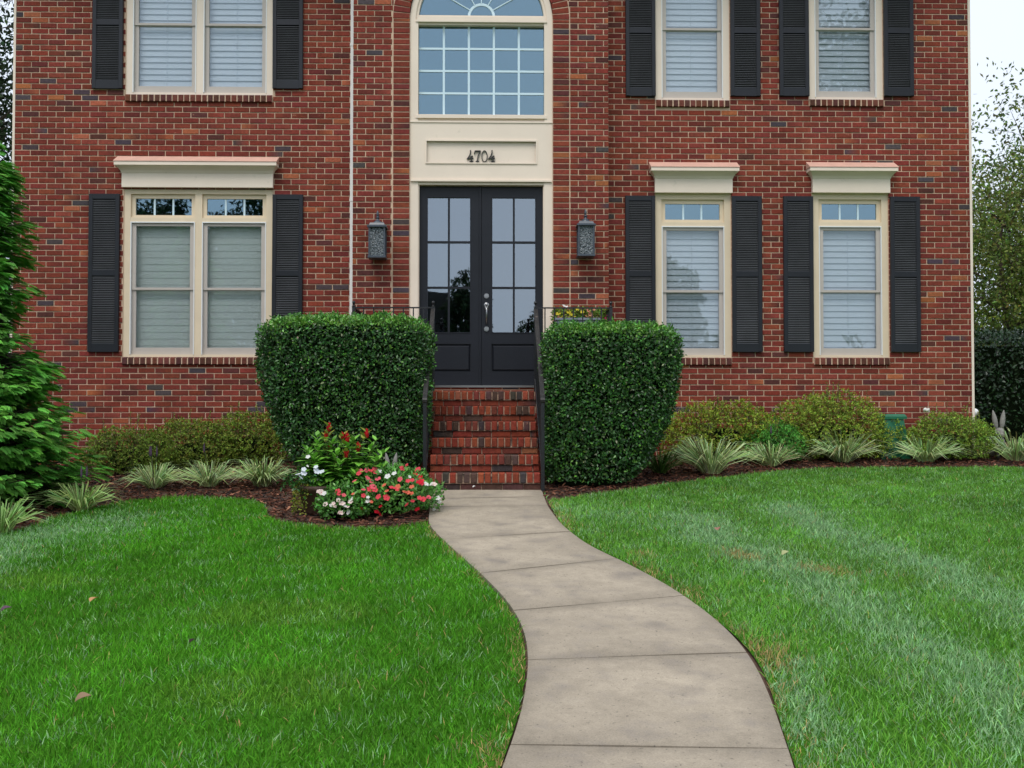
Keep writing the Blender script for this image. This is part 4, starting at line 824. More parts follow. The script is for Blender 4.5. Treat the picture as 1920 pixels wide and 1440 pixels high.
# ------------------------------------------------------------------ trees
def tree(name, x, y, H, cr, cz, ch, label, seed, nleaf=9000, ls=.09, col=(.06, .10, .02), trunk=.14, group=None, gap=.35, limbs=13, lz=.22):
    g = np.random.default_rng(seed); z0 = gz(x, y); t = thing(name, (x, y, z0), label, 'tree', group); mb = MB(); tips = []
    mb.tube([(x, y, z0 - .2), (x + g.normal() * .1, y, z0 + H * .35), (x + g.normal() * .2, y + g.normal() * .1, z0 + H * .7), (x, y, z0 + H * .95)], [trunk, trunk * .75, trunk * .45, trunk * .1], 9); mb.build('trunk', M['wood'], t); mb = MB()
    for i in range(limbs):
        zs_ = z0 + H * g.uniform(lz, .8); a = i * 2.4 + g.normal() * .3; e_ = np.array([x + math.cos(a) * cr * g.uniform(.6, 1), y + math.sin(a) * cr * g.uniform(.6, 1), min(zs_ + g.uniform(.1, .5) * cr, z0 + H)]); s_ = np.array([x, y, zs_]); m_ = (s_ + e_) / 2 + g.normal(size=3) * .12 * cr + [0, 0, .08 * cr]
        mb.tube([tuple(s_), tuple(m_), tuple(e_)], [trunk * .38, trunk * .22, trunk * .05], 6); tips += [e_, m_]
        for j in range(6):
            q = m_ + (e_ - m_) * g.uniform(-.4, .9); f_ = q + rdir(1, g)[0] * cr * g.uniform(.22, .5) + [0, 0, .1 * cr]; mb.tube([tuple(q), tuple((q + f_) / 2 + g.normal(size=3) * .05), tuple(f_)], [trunk * .13, trunk * .08, trunk * .02], 4); tips.append(f_)
            for _ in range(2): h_ = f_ + rdir(1, g)[0] * cr * .22; mb.tube([tuple(f_), tuple(h_)], [trunk * .04, trunk * .015], 4); tips.append(h_)
    mb.build('branch', M['wood'], t); tips = np.array(tips); c = np.array([x, y, z0 + cz]); S = np.array([cr, cr, ch])
    nc = nleaf // 22; pc = tips[g.integers(0, len(tips), nc)] + g.normal(size=(nc, 3)) * cr * .13
    extra = nc // 2; pe, _, _ = shell(lambda p: np.linalg.norm((p - c) / S, axis=1) + noise3(p, 5 / cr, seed) * .14, (c - S * 1.1, c + S * 1.1), extra, .25, .98, g); pc = np.r_[pc, pe]; pc = pc[noise3(pc, 6 / cr, seed + 3) > -1 + gap]
    n = len(pc) * 18; pp = np.repeat(pc, 18, 0) + g.normal(size=(n, 3)) * cr * .055; pp = pp[pp[:, 2] > z0 + .1]; n = len(pp)
    leaves('crown', pp, norm(rdir(n, g) + [0, 0, -.35]), norm(rdir(n, g) + [0, 0, .7]), g.uniform(.7, 1.3, n) * ls, g.uniform(.38, .6, n) * ls, vary(col, n, .15, .4, g), M['leaf_m'], t)
    return t
tree('garden_tree', 15.6, 13.5, 7.3, 3.6, 4.6, 3.0, 'tall airy tree with open olive foliage right of the house', 61, 36000, .125, (.11, .16, .04), .16, gap=.35, limbs=18)
tree('garden_tree', 11.9, 10.5, 5.8, 2.1, 3.7, 2.1, 'smaller yellow green tree closer to the right house wall', 62, 18000, .10, (.14, .185, .035), .09, gap=.3, limbs=14)
tree('garden_tree', 19, 18, 7.5, 4.5, 4.2, 3.4, 'dark tree low behind the airy tree at the right', 63, 16000, .16, (.06, .11, .03), .18, gap=.1)
tree('garden_tree', -13.2, 12.5, 11.5, 3.3, 6.2, 5.2, 'tall dark leafy tree behind the left house corner', 64, 22000, .16, (.028, .055, .02), .2, gap=.1, limbs=20)
# dark hedge beyond the right corner
hg = np.random.default_rng(71); hx0, hx1, hy0, hy1 = 6.4, 14.5, 2.6, 4.2; hz0 = gz(8, 3.2); hz1 = PZ(616, hy0, 1870); t = thing('dark_hedge', ((hx0 + hx1) / 2, 3.4, hz0), 'tall dark green hedge behind the right house corner', 'hedge')
hc = np.array([(hx0 + hx1) / 2, (hy0 + hy1) / 2, (hz0 + hz1) / 2]); hs = np.array([(hx1 - hx0) / 2, (hy1 - hy0) / 2, (hz1 - hz0) / 2])
hf = lambda p: (np.abs((p - hc) / hs) ** 6).sum(1) ** (1 / 6) + noise3(p, 4, 5) * .04
p, nr, f = shell(hf, (hc - hs * 1.1, hc + hs * 1.1), 42000, .82, 1.0, hg); ax, nm = leaf_dirs(nr, len(p), .2, .9, hg); leaves('foliage', p, ax, nm, hg.uniform(.05, .08, len(p)), .034, vary((.016, .045, .014), len(p), .12, .4, hg), M['leaf'], t)
core_loft('dark_core', [(hz0 - .05, hc[0], hc[1], hs[0] * .86, hs[1] * .8), (hz1 - .25, hc[0], hc[1], hs[0] * .86, hs[1] * .8)], M['core'], t)
# far woods all round, too far off to count
fg = np.random.default_rng(72); n = 16000; a = fg.uniform(0, 6.283, n); rr = fg.uniform(85, 100, n); x = np.cos(a) * rr; y = np.sin(a) * rr; top = 6 + 3 * noise3(np.c_[x, y, 0 * x], .12, 9) + 1.5 * noise3(np.c_[x, y, 0 * x], .5, 8); z = ground_z(x, y) + fg.uniform(0, 1, n) ** .8 * top
tag(leaves('far_wood', np.c_[x, y, z], rdir(n, fg), norm(rdir(n, fg) + [0, 0, .8]), fg.uniform(1.2, 2.6, n), fg.uniform(.8, 1.6, n), vary((.035, .065, .025), n, .1, .3, fg), M['leaf_m']), kind='stuff')
# across the street, mirrored in the panes
for k, (x, y, H, cr, cz, ch, lb, sd_) in enumerate(((-16.5, -36, 12, 3.4, 6.8, 5.4, 'dense tree left of the house across the street', 81), (-10.8, -37, 13.2, 3.4, 7.6, 6.0, 'full tree beside the house across the street', 82), (2.3, -31, 6.3, 1.25, 3.9, 2.2, 'young tree right of the house across the street', 83),
                                                    (13.9, -19.3, 15.5, 4.0, 12.6, 2.9, 'tall high crowned tree on the near verge behind the photographer', 84), (5.7, -19, 7.2, 1.0, 5.2, 1.5, 'slim young tree on the near verge behind the photographer', 85), (-1.1, -44, 10.2, 1.25, 6.6, 3.0, 'narrow tree beside the gable of the house across the street', 86))):
    tree('street_tree', x, y, H, cr, cz, ch, lb, sd_, 30000 if sd_ < 83 else 15000, .26 if sd_ < 83 else .19, (.03, .06, .02) if sd_ != 84 else (.022, .04, .018), .2, 'trees along the street behind the photographer', gap=-.5 if sd_ < 83 else .05, lz=.66 if sd_ == 84 else .22)
t = thing('neighbour_house', (-6, -48, gz(-6, -48)), 'dark roofed house across the street', 'house'); b0 = gz(0, -48)
mb = MB(); mb.box(-13, -2.2, -54, -45.5, b0 - .2, b0 + 5.9); mb.build('wall', M['siding'], t)
mb = MB(); mb.prism([(-13.6, b0 + 5.9), (-1.8, b0 + 5.9), (-2.1, b0 + 8.6), (-12, b0 + 8.6)], -55, -45.0); mb.build('roof', M['roof'], t)
for wx in (-11.5, -8.6, -5.0):
    for wz in (1.2, 4.0):
        mb = MB(); mb.box(wx, wx + 1.2, -45.5, -45.44, b0 + wz, b0 + wz + 1.5); mb.build('window', M['core'], t)

# ------------------------------------------------------------------ mulch and lawn
g = np.random.default_rng(91); n = 60000; x = g.uniform(-8.2, 9.8, n); y = g.uniform(-5.2, 0, n)
LBp = np.array(LB); RBp = np.array(RB)
inw = (x > xat(WLs, y) - .01) & (x < xat(WRs, y) + .01) & (y < Y0)
free = ~inpoly(x, y, polyL) & ~inpoly(x, y, polyR) & ~inw & ~((x > LX0 - .01) & (x < LX1 + .01) & (y > YL)) & ~((x > SX0 - .01) & (x < SX1 + .01) & (y > Y0)) & ~((x > BX0) & (x < BX1) & (y > BY)) & (y > np.interp(x, LBp[:, 0], LBp[:, 1], left=-9, right=-9) - .02 * 0 - 9)
keep = free & ((x < 0) | (y > -3.0)) ; x, y = x[keep], y[keep]; n = len(x); a = g.uniform(0, 6.283, n); ax = np.c_[np.cos(a), np.sin(a), g.normal(0, .22, n)]
L_ = g.uniform(.025, .095, n) * g.uniform(.6, 1.1, n); cc = np.where(g.random((n, 1)) < .5, np.array([[.085, .034, .021]]), np.array([[.15, .058, .034]])); cc = np.where(g.random((n, 1)) < .12, np.array([[.29, .13, .075]]), cc); cc = np.where(g.random((n, 1)) < .22, np.array([[.030, .018, .015]]), cc) * g.uniform(.8, 1.9, (n, 1))
CH = (np.array([(-.4, 0, 0), (.4, 0, .04), (.5, 0, .6), (.15, 0, 1), (-.3, 0, .85), (-.4, .25, 0), (.4, .3, .04), (.5, .25, .6), (.15, .3, 1), (-.3, .25, .85)]), [(9, 8, 7, 6, 5), (0, 1, 6, 5), (1, 2, 7, 6), (2, 3, 8, 7), (3, 4, 9, 8), (4, 0, 5, 9)])
fr = frames(ax, norm(np.array([0, 0, 1]) + g.normal(size=(n, 3)) * .25)); fr[:, 1] *= np.sign(fr[:, 1, 2:3]); sc = np.c_[g.uniform(.009, .025, n), g.uniform(.012, .03, n), L_]
tag(np_mesh('mulch', CH[0], CH[1], fr, np.c_[x, y, ground_z(x, y) - .014 + g.uniform(0, .02, n)], sc, cc, M['chip']), kind='stuff', label='shredded brown bark mulch in the planting beds')

def pdist(x, y, pl):
    d = np.full(len(x), 9.); 
    for (x0, y0), (x1, y1) in zip(pl[:-1], pl[1:]):
        vx, vy = x1 - x0, y1 - y0; t = np.clip(((x - x0) * vx + (y - y0) * vy) / (vx * vx + vy * vy + 1e-12), 0, 1); d = np.minimum(d, np.hypot(x - x0 - t * vx, y - y0 - t * vy))
    return d
g = np.random.default_rng(92)
SHEEN_BANDS = [(GP([(1475, 954), (1553, 997), (1650, 1035), (1747, 1062), (1883, 1129), (2100, 1230)]), .27, .7), (GP([(1290, 975), (1358, 1016), (1475, 1067), (1572, 1113), (1670, 1183), (1786, 1253), (1883, 1327), (2000, 1420)]), .28, .75), (GP([(1470, 1250), (1500, 1330), (1545, 1440)]), .16, .6), (GP([(-80, 1060), (60, 1010), (190, 985)]), .45, .6), (GP([(1080, 960), (1170, 975)]), .25, .3)]  # mowing stripes: sheen of bent blades painted in as paler blade colour
STRAW = [(GP([(1380, 1040), (1400, 1048)]), .12), (GP([(1530, 1068), (1570, 1075)]), .12), (GP([(1440, 1215), (1455, 1250)]), .10), (GP([(930, 1400), (945, 1440)]), .10), (GP([(1205, 1042), (1215, 1046)]), .07)]
def grass(poly, name, n0, base, seed, label):
    g = np.random.default_rng(seed); x = g.uniform(FAR_L, FAR_R, n0); d = 2.2 + (12.6 - 2.2) * g.random(n0) ** 1.08; y = d - 12.66
    q = inpoly(x, y, poly) & (np.abs(x - .3) < .62 * d + 1.0); x, y, d = x[q], y[q], d[q]; n = len(x); p3 = np.c_[x, y, 0 * x]
    col = np.array(base)[None] * np.ones((n, 1)); nz = noise3(p3, 2.2, 3) * .5 + noise3(p3, 6, 4) * .5; col = col * (1 + .26 * nz)[:, None]; yel = sstep(.5, 1.3, noise3(p3, 3.1, 6))[:, None] * .5; col = col * (1 - yel) + np.array([[.17, .33, .035]]) * yel
    pale = 0
    for pl, w, s in SHEEN_BANDS: pale = np.maximum(pale, s * np.exp(-(pdist(x, y, pl) / w) ** 2) * 1.05 * (1 + .25 * noise3(p3, 8, 12)))
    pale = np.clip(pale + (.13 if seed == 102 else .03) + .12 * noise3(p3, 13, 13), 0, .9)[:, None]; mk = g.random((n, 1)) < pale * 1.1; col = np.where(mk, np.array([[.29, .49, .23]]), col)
    ed = np.minimum(pdist(x, y, [tuple(p) for p in WRs[::4]]), pdist(x, y, [tuple(p) for p in WLs[::4]]) * 1.6); st = .55 * np.exp(-(ed / .11) ** 2) * (.55 + .6 * noise3(p3, 5, 15)) + .012
    for pl, w in STRAW: st = st + .6 * np.exp(-(pdist(x, y, pl) / w) ** 2)
    col = np.where((g.random(n) < st)[:, None], np.array([[.45, .33, .14]]), col); br = g.random(n) < .035; col[br] = np.array([.24, .44, .13])
    col = np.clip(col * (1 + g.normal(size=(n, 1)) * .30).clip(.35, 1.9) * (1 + g.normal(size=(n, 3)) * .07), .004, 1)
    a = g.uniform(0, 6.283, n); lean = g.uniform(.1, 1.0, n) ** .8; L_ = g.uniform(.030, .060, n) * (1 + .18 * noise3(p3, 5, 21)) * np.where(ed < .06, .8, 1); W_ = np.where(g.random(n) < .04, 1.9, 1) * g.uniform(.0024, .0046, n) * np.maximum(1, d / 6.0)
    ax = norm(np.c_[np.cos(a) * lean * .75, np.sin(a) * lean * .75, np.ones(n)]); out = norm(np.c_[np.cos(a), np.sin(a), 0 * a]); nm = norm(out - ax * (out * ax).sum(1)[:, None])
    rot = g.uniform(-1.2, 1.2, n)[:, None]; sdv = np.cross(nm, ax); sd2 = sdv * np.cos(rot) + nm * np.sin(rot); fr = np.stack([sd2, nm, ax], 1)
    T = (np.array([(-.5, 0, 0), (.5, 0, 0), (-.42, .1, .55), (.42, .1, .55), (0, .38, 1)]), [(0, 1, 3, 2), (2, 3, 4)])
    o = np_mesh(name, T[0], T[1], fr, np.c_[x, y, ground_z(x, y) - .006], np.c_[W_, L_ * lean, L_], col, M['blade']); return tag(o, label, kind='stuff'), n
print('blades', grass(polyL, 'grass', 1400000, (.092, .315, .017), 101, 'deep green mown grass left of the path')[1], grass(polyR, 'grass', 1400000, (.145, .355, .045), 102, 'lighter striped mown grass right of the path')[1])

# ------------------------------------------------------------------ leaves dropped on the lawn
def dropped(px, py, s, col, label, ang, name='fallen_leaf', lift=.045):
    q = G(px, py - 6); z = gz(q[0], q[1]) + lift; t = MB(); n = 10; vs = []
    for k in range(n + 1):
        u = k / n; w = math.sin(math.pi * u ** .8) * .34 * s; zc = .18 * s * math.sin(u * 2.6 + ang); vs += [(u * s, -w, zc + w * .5), (u * s, 0, zc), (u * s, w, zc + w * .4)]
    fs = [(3 * k + j, 3 * k + j + 1, 3 * k + j + 4, 3 * k + j + 3) for k in range(n) for j in (0, 1)]; ca, sa = math.cos(ang), math.sin(ang); k0 = len(vs); vs2 = [(x, y, z_ - .0012) for x, y, z_ in vs]
    vs = [(x * ca - y * sa, x * sa + y * ca, z_) for x, y, z_ in vs + vs2]; fs += [tuple(k0 + i for i in f)[::-1] for f in fs]
    t.add(vs, fs, col); o = t.build(name, M['petal']); o.location = (q[0], q[1], z); o.rotation_euler = (R(25), R(-15), 0); tag(o, label, 'petal' if 'petal' in name else 'leaf', None if 'petal' in name else 'dead leaves lying on the lawn'); return o
dropped(170, 1152, .062, (.62, .36, .16), 'orange tan dead leaf on the left lawn', 1.1); dropped(140, 1344, .07, (.36, .24, .15), 'brown curled dead leaf nearest the bottom of the left lawn', .2)
dropped(1, 1170, .06, (.16, .09, .13), 'purplish dead leaf at the left edge of the lawn', .4); dropped(1346, 1014, .07, (.46, .24, .18), 'pinkish brown dead leaf on the right lawn', 1.3)
dropped(1466, 1060, .06, (.50, .52, .26), 'pale yellow green dead leaf on the right lawn', .3); dropped(356, 1230, .04, (.05, .03, .03), 'small dark dead leaf in the middle of the left lawn', .9)
w = dropped(886, 918, .035, (.8, .78, .75), 'white petal at the foot of the brick steps', .5, 'fallen_petal', .03); w.location = (-.06, Y0 - .03, .03)

# ------------------------------------------------------------------ pot of red plumes, bedding flowers
px_, py_ = -1.34, -3.72; pz_ = gz(px_, py_); t = thing('planted_pot', (px_, py_, pz_), 'rusty brown pot of red plume flowers, white blooms and trailing yellow leaves', 'planter')
mb = MB(); mb.lathe((px_, py_, pz_ - .02), [(.13, 0), (.15, .02), (.185, .19), (.21, .205), (.215, .24), (.195, .245), (.17, .20)], 28); mb.build('pot', M['pot'], t, True)
mb = MB(); mb.lathe((px_, py_, pz_ + .17), [(.168, 0), (.16, .015), (.01, .02)], 20); mb.build('potting_soil', M['soil'], t)
g = np.random.default_rng(111); rim = np.array([px_, py_, pz_ + .19]); LP, LAx, LN, LL, LC = [], [], [], [], []; st = MB()
PL = [(617, 800, 1), (612, 815, .8), (618, 838, 1), (643, 817, .8), (651, 820, 1.2), (688, 812, 1), (672, 838, 1.1), (650, 849, 1), (598, 835, 0), (700, 842, 0), (632, 850, 0), (583, 850, 0), (712, 860, 0), (600, 868, 0), (690, 866, 0), (660, 870, 0), (625, 826, 0), (705, 826, 0), (666, 822, 0), (575, 842, 0), (590, 858, 0), (572, 872, 0), (722, 848, 0), (726, 872, 0), (640, 866, 0), (610, 888, 0), (670, 888, 0), (700, 890, 0), (655, 835, 0), (595, 818, 0)]
for k, (a_, b_, s_) in enumerate(PL):
    yy = py_ + g.uniform(-.14, .12) - (.08 if b_ > 840 else 0); e_ = np.array([PX(a_, yy), yy, PZ(b_, yy, a_)]); b0 = rim + np.array([(e_[0] - px_) * .35, (yy - py_) * .4, 0]); m_ = (b0 + e_) / 2 + np.array([(e_[0] - px_) * .12, 0, 0]); st.tube([tuple(b0), tuple(m_), tuple(e_)], [.006, .005, .003], 5, (.10, .13, .03))
    if s_:
        mb = MB(); h_ = .075 * s_; mb.lathe(tuple(e_ - [0, 0, h_ * .55]), [(.006, 0), (.016 * s_, h_ * .25), (.017 * s_, h_ * .5), (.011 * s_, h_ * .8), (.001, h_)], 7, (.55, .018, .02))
        for q in range(40):
            u = g.random(); aa = g.uniform(0, 6.28); r_ = .016 * s_ * math.sin(math.pi * (u * .8 + .15)); c = e_ + [r_ * math.cos(aa), r_ * math.sin(aa), h_ * (u - .55)]; mb.tube([tuple(c), tuple(c + [.007 * math.cos(aa), .007 * math.sin(aa), .010])], [.004, .001], 4, tuple(np.array((.6, .02, .025)) * g.uniform(.6, 1.3)))
        mb.build('flower_plume', M['petal'], t)
    ht = e_ - b0
    for q in range(21):
        u = .25 + .75 * q / 20; aa = q * 2.4 + k; c = b0 + ht * u; o_ = np.array([math.cos(aa), math.sin(aa), 0]); top = u > .82; LP.append(c); LAx.append(o_ + np.array([0, 0, .9 if top else .35 - (1 - u) * 1.0])); LN.append(np.array([0, 0, 1]) - o_ * (.2 if top else -.2)); LL.append((.075 if top else .135) * g.uniform(.8, 1.2)); LC.append(np.array((.28, .32, .05) if top and s_ else (.20, .47, .06)) * g.uniform(.7, 1.25))
st.build('stem', M['leaf_m'], t); LP, LAx, LN, LL, LC = map(np.array, (LP, LAx, LN, LL, LC)); leaves('foliage', LP, LAx, LN, LL, LL * .52, LC, M['leaf'], t, OVAL)
m = []                                       # trailing golden leaves over the left rim
for k in range(9):
    aa = R(150 + 12 * k); o_ = np.array([math.cos(aa), math.sin(aa), 0]); n_ = 34; u = np.linspace(0, 1, n_); Lh = g.uniform(.16, .30); m.append(rim + [0, 0, .06] + o_[None] * (.20 + .035 * np.sin(u * 2))[:, None] - np.c_[0 * u, 0 * u, u * Lh])
m = np.concatenate(m) + g.normal(size=(9 * 34, 3)) * .008; leaves('trailing_foliage', m, rdir(len(m), g), norm(rdir(len(m), g) + [-.3, -.6, .4]), .020, .018, vary((.26, .30, .04), len(m), .1, .25, g), M['leaf_m'], t)
q_ = np.array([px_ - .17, py_ - .04, pz_ + .32]); lp = q_ + [.02, -.12, -.04] + g.normal(size=(240, 3)) * [.08, .06, .05]; leaves('white_flower_foliage', lp, rdir(240, g), norm(rdir(240, g) + [0, 0, .8]), .035, .02, vary((.04, .13, .025), 240, .1, .25, g), M['leaf'], t, OVAL)

def flower_mesh(name, petals, eye):
    mb = MB(); 
    for k in range(5):
        a = 2 * math.pi * k / 5; c_, s_ = math.cos(a), math.sin(a); pts = [(0, 0, 0), (.35, -.30, .06), (.80, -.44, .12), (1.0, -.15, .08), (1.0, .15, .09), (.80, .44, .13), (.35, .30, .07)]
        mb.add([(x * c_ - y * s_, x * s_ + y * c_, z + .01 * k) for x, y, z in pts], [(0, 1, 2, 3), (0, 3, 4), (0, 4, 5, 6)], petals)
    mb.lathe((0, 0, .02), [(.16, 0), (.12, .05), (.01, .08)], 6, eye); me = bpy.data.meshes.new(name); me.from_pydata(mb.v, [], mb.f); ca = me.color_attributes.new('Col', 'FLOAT_COLOR', 'POINT'); ca.data.foreach_set('color', np.c_[np.array(mb.c), np.ones(len(mb.c))].astype(np.float32).ravel()); me.materials.append(M['petal']); return me
FM = dict(c=flower_mesh('coral_flower', (.80, .075, .10), (.5, .02, .05)), p=flower_mesh('pink_flower', (.82, .13, .17), (.6, .03, .08)), r=flower_mesh('red_flower', (.62, .012, .03), (.5, .02, .05)), o=flower_mesh('salmon_flower', (.78, .17, .10), (.6, .05, .05)), w=flower_mesh('white_flower', (.85, .83, .80), (.6, .62, .3)), b=flower_mesh('blush_flower', (.86, .68, .62), (.7, .1, .12)), l=flower_mesh('cool_white_flower', (.78, .82, .88), (.6, .62, .3)))
def flower(parent, pos, kind, s, g):
    o = bpy.data.objects.new('flower', FM[kind]); C.objects.link(o); o.parent = parent; o.location = Vector(pos - BASE[parent.name]); d = norm(np.array([g.normal() * .45, -.75 + g.normal() * .3, .75])); o.rotation_euler = Vector(d).to_track_quat('Z', 'Y').to_euler(); s *= 1.22; o.scale = (s, s, s)
def hit(px, py, c, S):                        # where the sight line meets the front of the flower mound
    d = ray(px, py); d = d / np.linalg.norm(d); o = (CAM - c) / S; e = d / S; A, B, D = e @ e, 2 * o @ e, o @ o - 1; disc = B * B - 4 * A * D
    return CAM + d * ((-B - math.sqrt(disc)) / (2 * A)) if disc > 0 else CAM + d * (-(B) / (2 * A))
def bedding(name, c, S, n, label, cat, seed, fl, col):
    c = np.array(c); S = np.array(S); g = np.random.default_rng(seed); zb_ = gz(c[0], c[1]); t = thing(name, (c[0], c[1], zb_), label, cat, 'bedding flowers beside the pot')
    fun = lambda p: np.linalg.norm((p - c) / S, axis=1) + noise3(p, 14, seed) * .09
    p, nr, f = shell(fun, (np.r_[(c - S * 1.15)[:2], zb_ + .015], c + S * 1.15), n, .45, 1.0, g); ax, nm = leaf_dirs(nr, n, .35, .75, g); leaves('foliage', p, ax, nm, g.uniform(.03, .05, n), g.uniform(.015, .023, n), vary(col, n, .1, .3, g), M['leaf'], t, OVAL)
    mb = MB(); mb.ball(tuple(c - [0, 0, S[2] * .1]), 1, 12, tuple(S * .62)); mb.build('mound_core', M['core'], t, True)  # solid near-black filling inside the mound
    for a_, b_, k, s in fl: flower(t, hit(a_, b_, c, S * 1.04), k, s, g)
    return t
z7 = lambda L: [(540 + a / 6.4, 780 + b / 6.4, k, s) for a, b, k, s in L]
big = z7([(870, 665, 'p', .021), (850, 690, 'c', .019), (945, 650, 'p', .019), (985, 660, 'c', .018), (1045, 640, 'p', .022), (1050, 680, 'c', .020), (1020, 660, 'c', .018), (955, 745, 'p', .021), (1080, 755, 'p', .022), (1000, 785, 'p', .017), (800, 780, 'p', .020), (1370, 630, 'c', .022), (1425, 592, 'c', .016), (1560, 645, 'c', .024), (1530, 700, 'r', .018), (1590, 730, 'r', .018), (1345, 760, 'p', .020),
          (1440, 780, 'c', .018), (1490, 770, 'c', .016), (1580, 790, 'r', .026), (1600, 810, 'c', .021), (1610, 780, 'c', .018), (1020, 850, 'p', .024), (980, 880, 'c', .022), (1040, 885, 'c', .022), (1155, 830, 'o', .018), (1250, 860, 'c', .024), (1320, 850, 'o', .021), (1310, 880, 'c', .017), (1485, 850, 'o', .019), (1185, 900, 'o', .016), (905, 885, 'p', .017), (1400, 910, 'o', .018), (1440, 920, 'o', .019), (1485, 930, 'o', .016),
          (905, 955, 'c', .017), (1085, 970, 'c', .021), (1180, 980, 'c', .025), (1580, 985, 'c', .020), (1620, 1000, 'c', .022), (1660, 985, 'p', .021), (1690, 975, 'p', .018), (1495, 1020, 'c', .016), (1425, 1065, 'c', .018), (1110, 1085, 'r', .015), (1550, 1120, 'r', .021), (1090, 1165, 'r', .026), (1060, 1150, 'r', .018), (885, 1115, 'r', .015), (1000, 1030, 'o', .014), (1100, 660, 'w', .019), (1195, 725, 'w', .022), (1275, 690, 'w', .019), (1460, 730, 'w', .013),
          (1655, 815, 'w', .021), (1750, 820, 'b', .024), (1720, 815, 'w', .017), (1800, 985, 'w', .018), (1815, 1030, 'w', .016), (1830, 1065, 'b', .012), (1725, 1080, 'w', .016), (1755, 1120, 'w', .014), (955, 1025, 'w', .019), (960, 975, 'w', .013)])
sm = z7([(405, 920, 'b', .026), (370, 905, 'b', .018), (435, 930, 'w', .018), (600, 905, 'c', .020), (610, 935, 'c', .015), (670, 950, 'p', .016), (450, 1060, 'b', .018), (605, 1010, 'b', .016), (650, 1050, 'b', .022), (545, 1050, 'b', .014), (515, 1075, 'w', .014), (560, 1080, 'b', .015), (755, 1000, 'w', .019), (750, 1030, 'b', .018), (685, 1080, 'w', .014), (715, 1085, 'b', .016), (640, 1160, 'b', .021), (725, 1160, 'w', .017), (610, 1155, 'b', .014), (780, 935, 'o', .013)])
zf = gz(-.85, -3.78); bedding('bedding_plant', (-.80, -3.72, zf + .16), (.50, .40, .24), 4600, 'large mound of coral and red bedding flowers beside the concrete path', 'flowers', 121, big, (.10, .29, .045))
bedding('bedding_plant', (-1.12, -4.02, zf + .085), (.24, .20, .17), 1500, 'small mound of blush and white bedding flowers before the brown pot', 'flowers', 122, sm, (.09, .26, .04))
for a_, b_, k, s in z7([(125, 700, 'l', .024), (150, 735, 'l', .020), (190, 690, 'l', .021), (190, 640, 'l', .018), (335, 612, 'l', .017), (345, 665, 'l', .024), (405, 670, 'l', .021), (240, 490, 'w', .017), (235, 600, 'w', .010)]): flower(t_pot if False else bpy.data.objects['planted_pot'], P(a_, b_, py_ - .33), k, s, g)

# ------------------------------------------------------------------ stone rabbits, green box, flower trough
def rabbit(x, y, s, rot, label, spread):
    z = gz(x, y) - .01; t = thing('rabbit_statue', (x, y, z), label, 'statue', 'stone rabbits in the beds'); q = lambda a, b, c: (x + (a * math.cos(rot) - b * math.sin(rot)) * s, y + (a * math.sin(rot) + b * math.cos(rot)) * s, z + c * s)
    m = MB(); m.ball(q(0, .16, .19), .17 * s, 14, (.85, 1.15, 1.0)); m.ball(q(0, .0, .24), .12 * s, 14, (.9, .9, 1.25)); m.ball(q(0, -.06, .43), .10 * s, 14, (.85, 1.1, .9)); m.ball(q(0, -.15, .40), .05 * s, 10, (.9, 1, .8)); m.ball(q(0, .37, .15), .05 * s, 8)
    for e in (-1, 1): m.ball(q(e * .11, .12, .09), .10 * s, 12, (.7, 1.3, .9)); m.ball(q(e * .06, -.12, .03), .04 * s, 8, (.8, 1.7, .8)); m.tube([q(e * .05, -.08, .22), q(e * .055, -.11, .04)], [.035 * s, .028 * s], 8)
    m.build('body', M['stone'], t, True)
    for e in (-1, 1):
        m = MB(); k0 = 0; b0, b1 = np.array(q(e * .04, -.03, .49)), np.array(q(e * (.04 + spread), .0, .82)); pts = [tuple(b0 + (b1 - b0) * u) for u in np.linspace(0, 1, 8)]; m.tube(pts, [.018 * s, .034 * s, .042 * s, .044 * s, .041 * s, .034 * s, .022 * s, .005 * s], 10); m.build('ear', M['stone'], t, True)
rabbit(-.815, -2.95, .50, R(8), 'small grey stone rabbit between the clipped bush and the flowers', .06)
rabbit(PX(1871, -.25), -.25, .70, R(-10), 'pale stone rabbit beyond the right house corner', .05)
yg = -.42; x0_, x1_ = PX(1664, yg), PX(1702, yg); zt_ = PZ(776, yg, 1683); zb_ = gz(x0_, yg) - .02; t = thing('utility_box', ((x0_ + x1_) / 2, yg, zb_), 'dark green plastic box with a rimmed lid against the brick wall', 'box'); cxg = (x0_ + x1_) / 2; hw = (x1_ - x0_) / 2
mb = MB(); mb.lathe((cxg - .03, yg + .16, zb_), [(hw * 1.45, 0), (hw * 1.2, (zt_ - zb_) * .5), (hw * .95, zt_ - zb_ - .06)], 4, sq=1); mb.build('box_body', M['green'], t)
mb = MB(); mb.lathe((cxg - .012, yg + .16, zt_ - .062), [(hw * 1.08, 0), (hw * 1.08, .03), (hw * 1.0, .045), (hw * .9, .06)], 4, sq=1); mb.build('lid', M['green'], t)
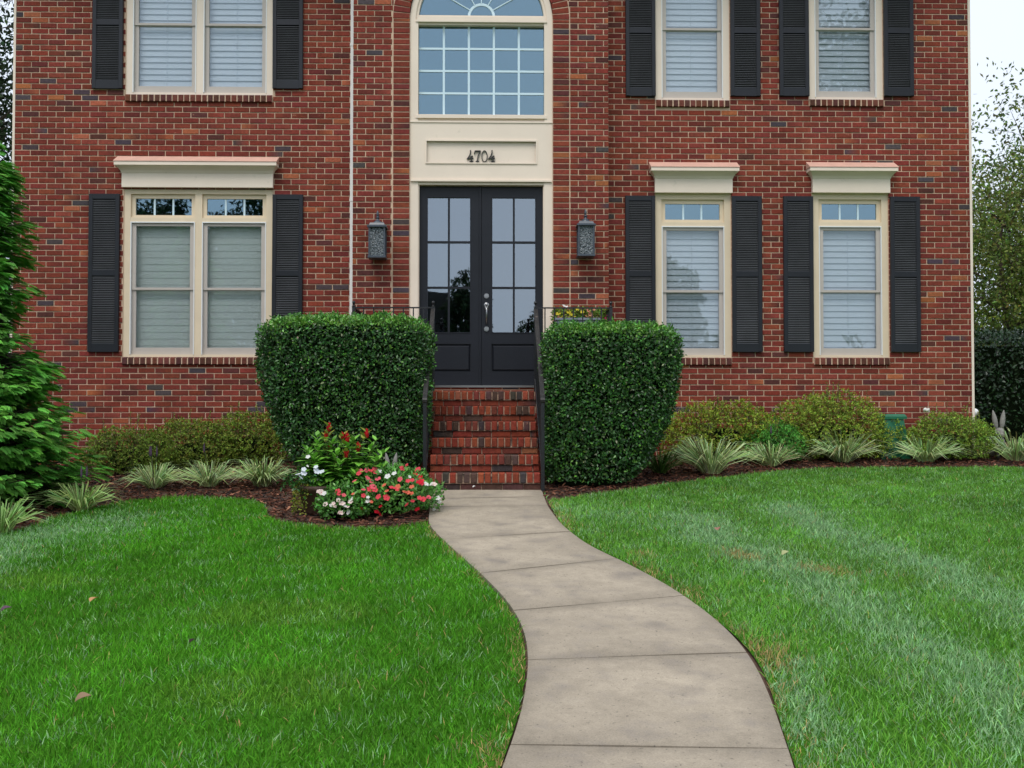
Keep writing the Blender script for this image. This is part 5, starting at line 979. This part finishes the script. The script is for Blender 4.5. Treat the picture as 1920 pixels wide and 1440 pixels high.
yt = -.80; xa, xb = PX(1042, yt), PX(1122, yt); zt_ = PZ(598, yt, 1080); t = thing('flower_trough', ((xa + xb) / 2, yt, LZt), 'grey trough of yellow, white and peach flowers on the landing', 'planter')
wall_t = MB(); wall_t.add([(xa + .03, yt - .07, zt_ - .2), (xb - .03, yt - .07, zt_ - .2), (xb - .03, yt + .07, zt_ - .2), (xa + .03, yt + .07, zt_ - .2), (xa, yt - .1, zt_), (xb, yt - .1, zt_), (xb, yt + .1, zt_), (xa, yt + .1, zt_)], [(0, 3, 2, 1), (0, 1, 5, 4), (1, 2, 6, 5), (2, 3, 7, 6), (3, 0, 4, 7), (4, 5, 6, 7)]); wall_t.box(xa - .012, xb + .012, yt - .112, yt + .112, zt_ - .02, zt_ + .004); wall_t.build('trough', M['trough'], t)
for lx in (xa + .05, xb - .05):
    for ly in (yt - .06, yt + .06): mb = MB(); mb.box(lx - .012, lx + .012, ly - .012, ly + .012, LZt, zt_ - .2); mb.build('leg', M['iron'], t)
g = np.random.default_rng(131); n = 900; pp = np.c_[g.uniform(xa - .04, xb + .14, n), yt + g.normal(0, .06, n), zt_ + g.uniform(-.02, .115, n)]; cc = vary((.14, .22, .03), n, .15, .3, g); leaves('foliage', pp, norm(rdir(n, g) + [0, -.2, .5]), norm(rdir(n, g) + [0, -.4, .6]), .04, .022, cc, M['leaf_m'], t, OVAL)
FM['y'] = flower_mesh('yellow_flower', (.72, .60, .05), (.5, .3, .02)); FM['h'] = flower_mesh('peach_flower', (.72, .30, .20), (.6, .1, .05)); FM['m'] = flower_mesh('magenta_flower', (.72, .03, .22), (.4, .01, .1))
for a_, b_, k, s in ((1047, 588, 'y', .024), (1052, 594, 'y', .02), (1066, 585, 'y', .024), (1070, 589, 'y', .022), (1058, 574, 'w', .022), (1063, 575, 'w', .013), (1082, 580, 'y', .018), (1092, 585, 'y', .02), (1103, 583, 'h', .024), (1107, 590, 'h', .026), (1112, 580, 'h', .02), (1136, 597, 'm', .022), (1141, 599, 'm', .022), (1138, 592, 'm', .016), (1100, 593, 'h', .018), (1076, 594, 'y', .018)): flower(t, P(a_, b_, yt - .09), k, s, g)
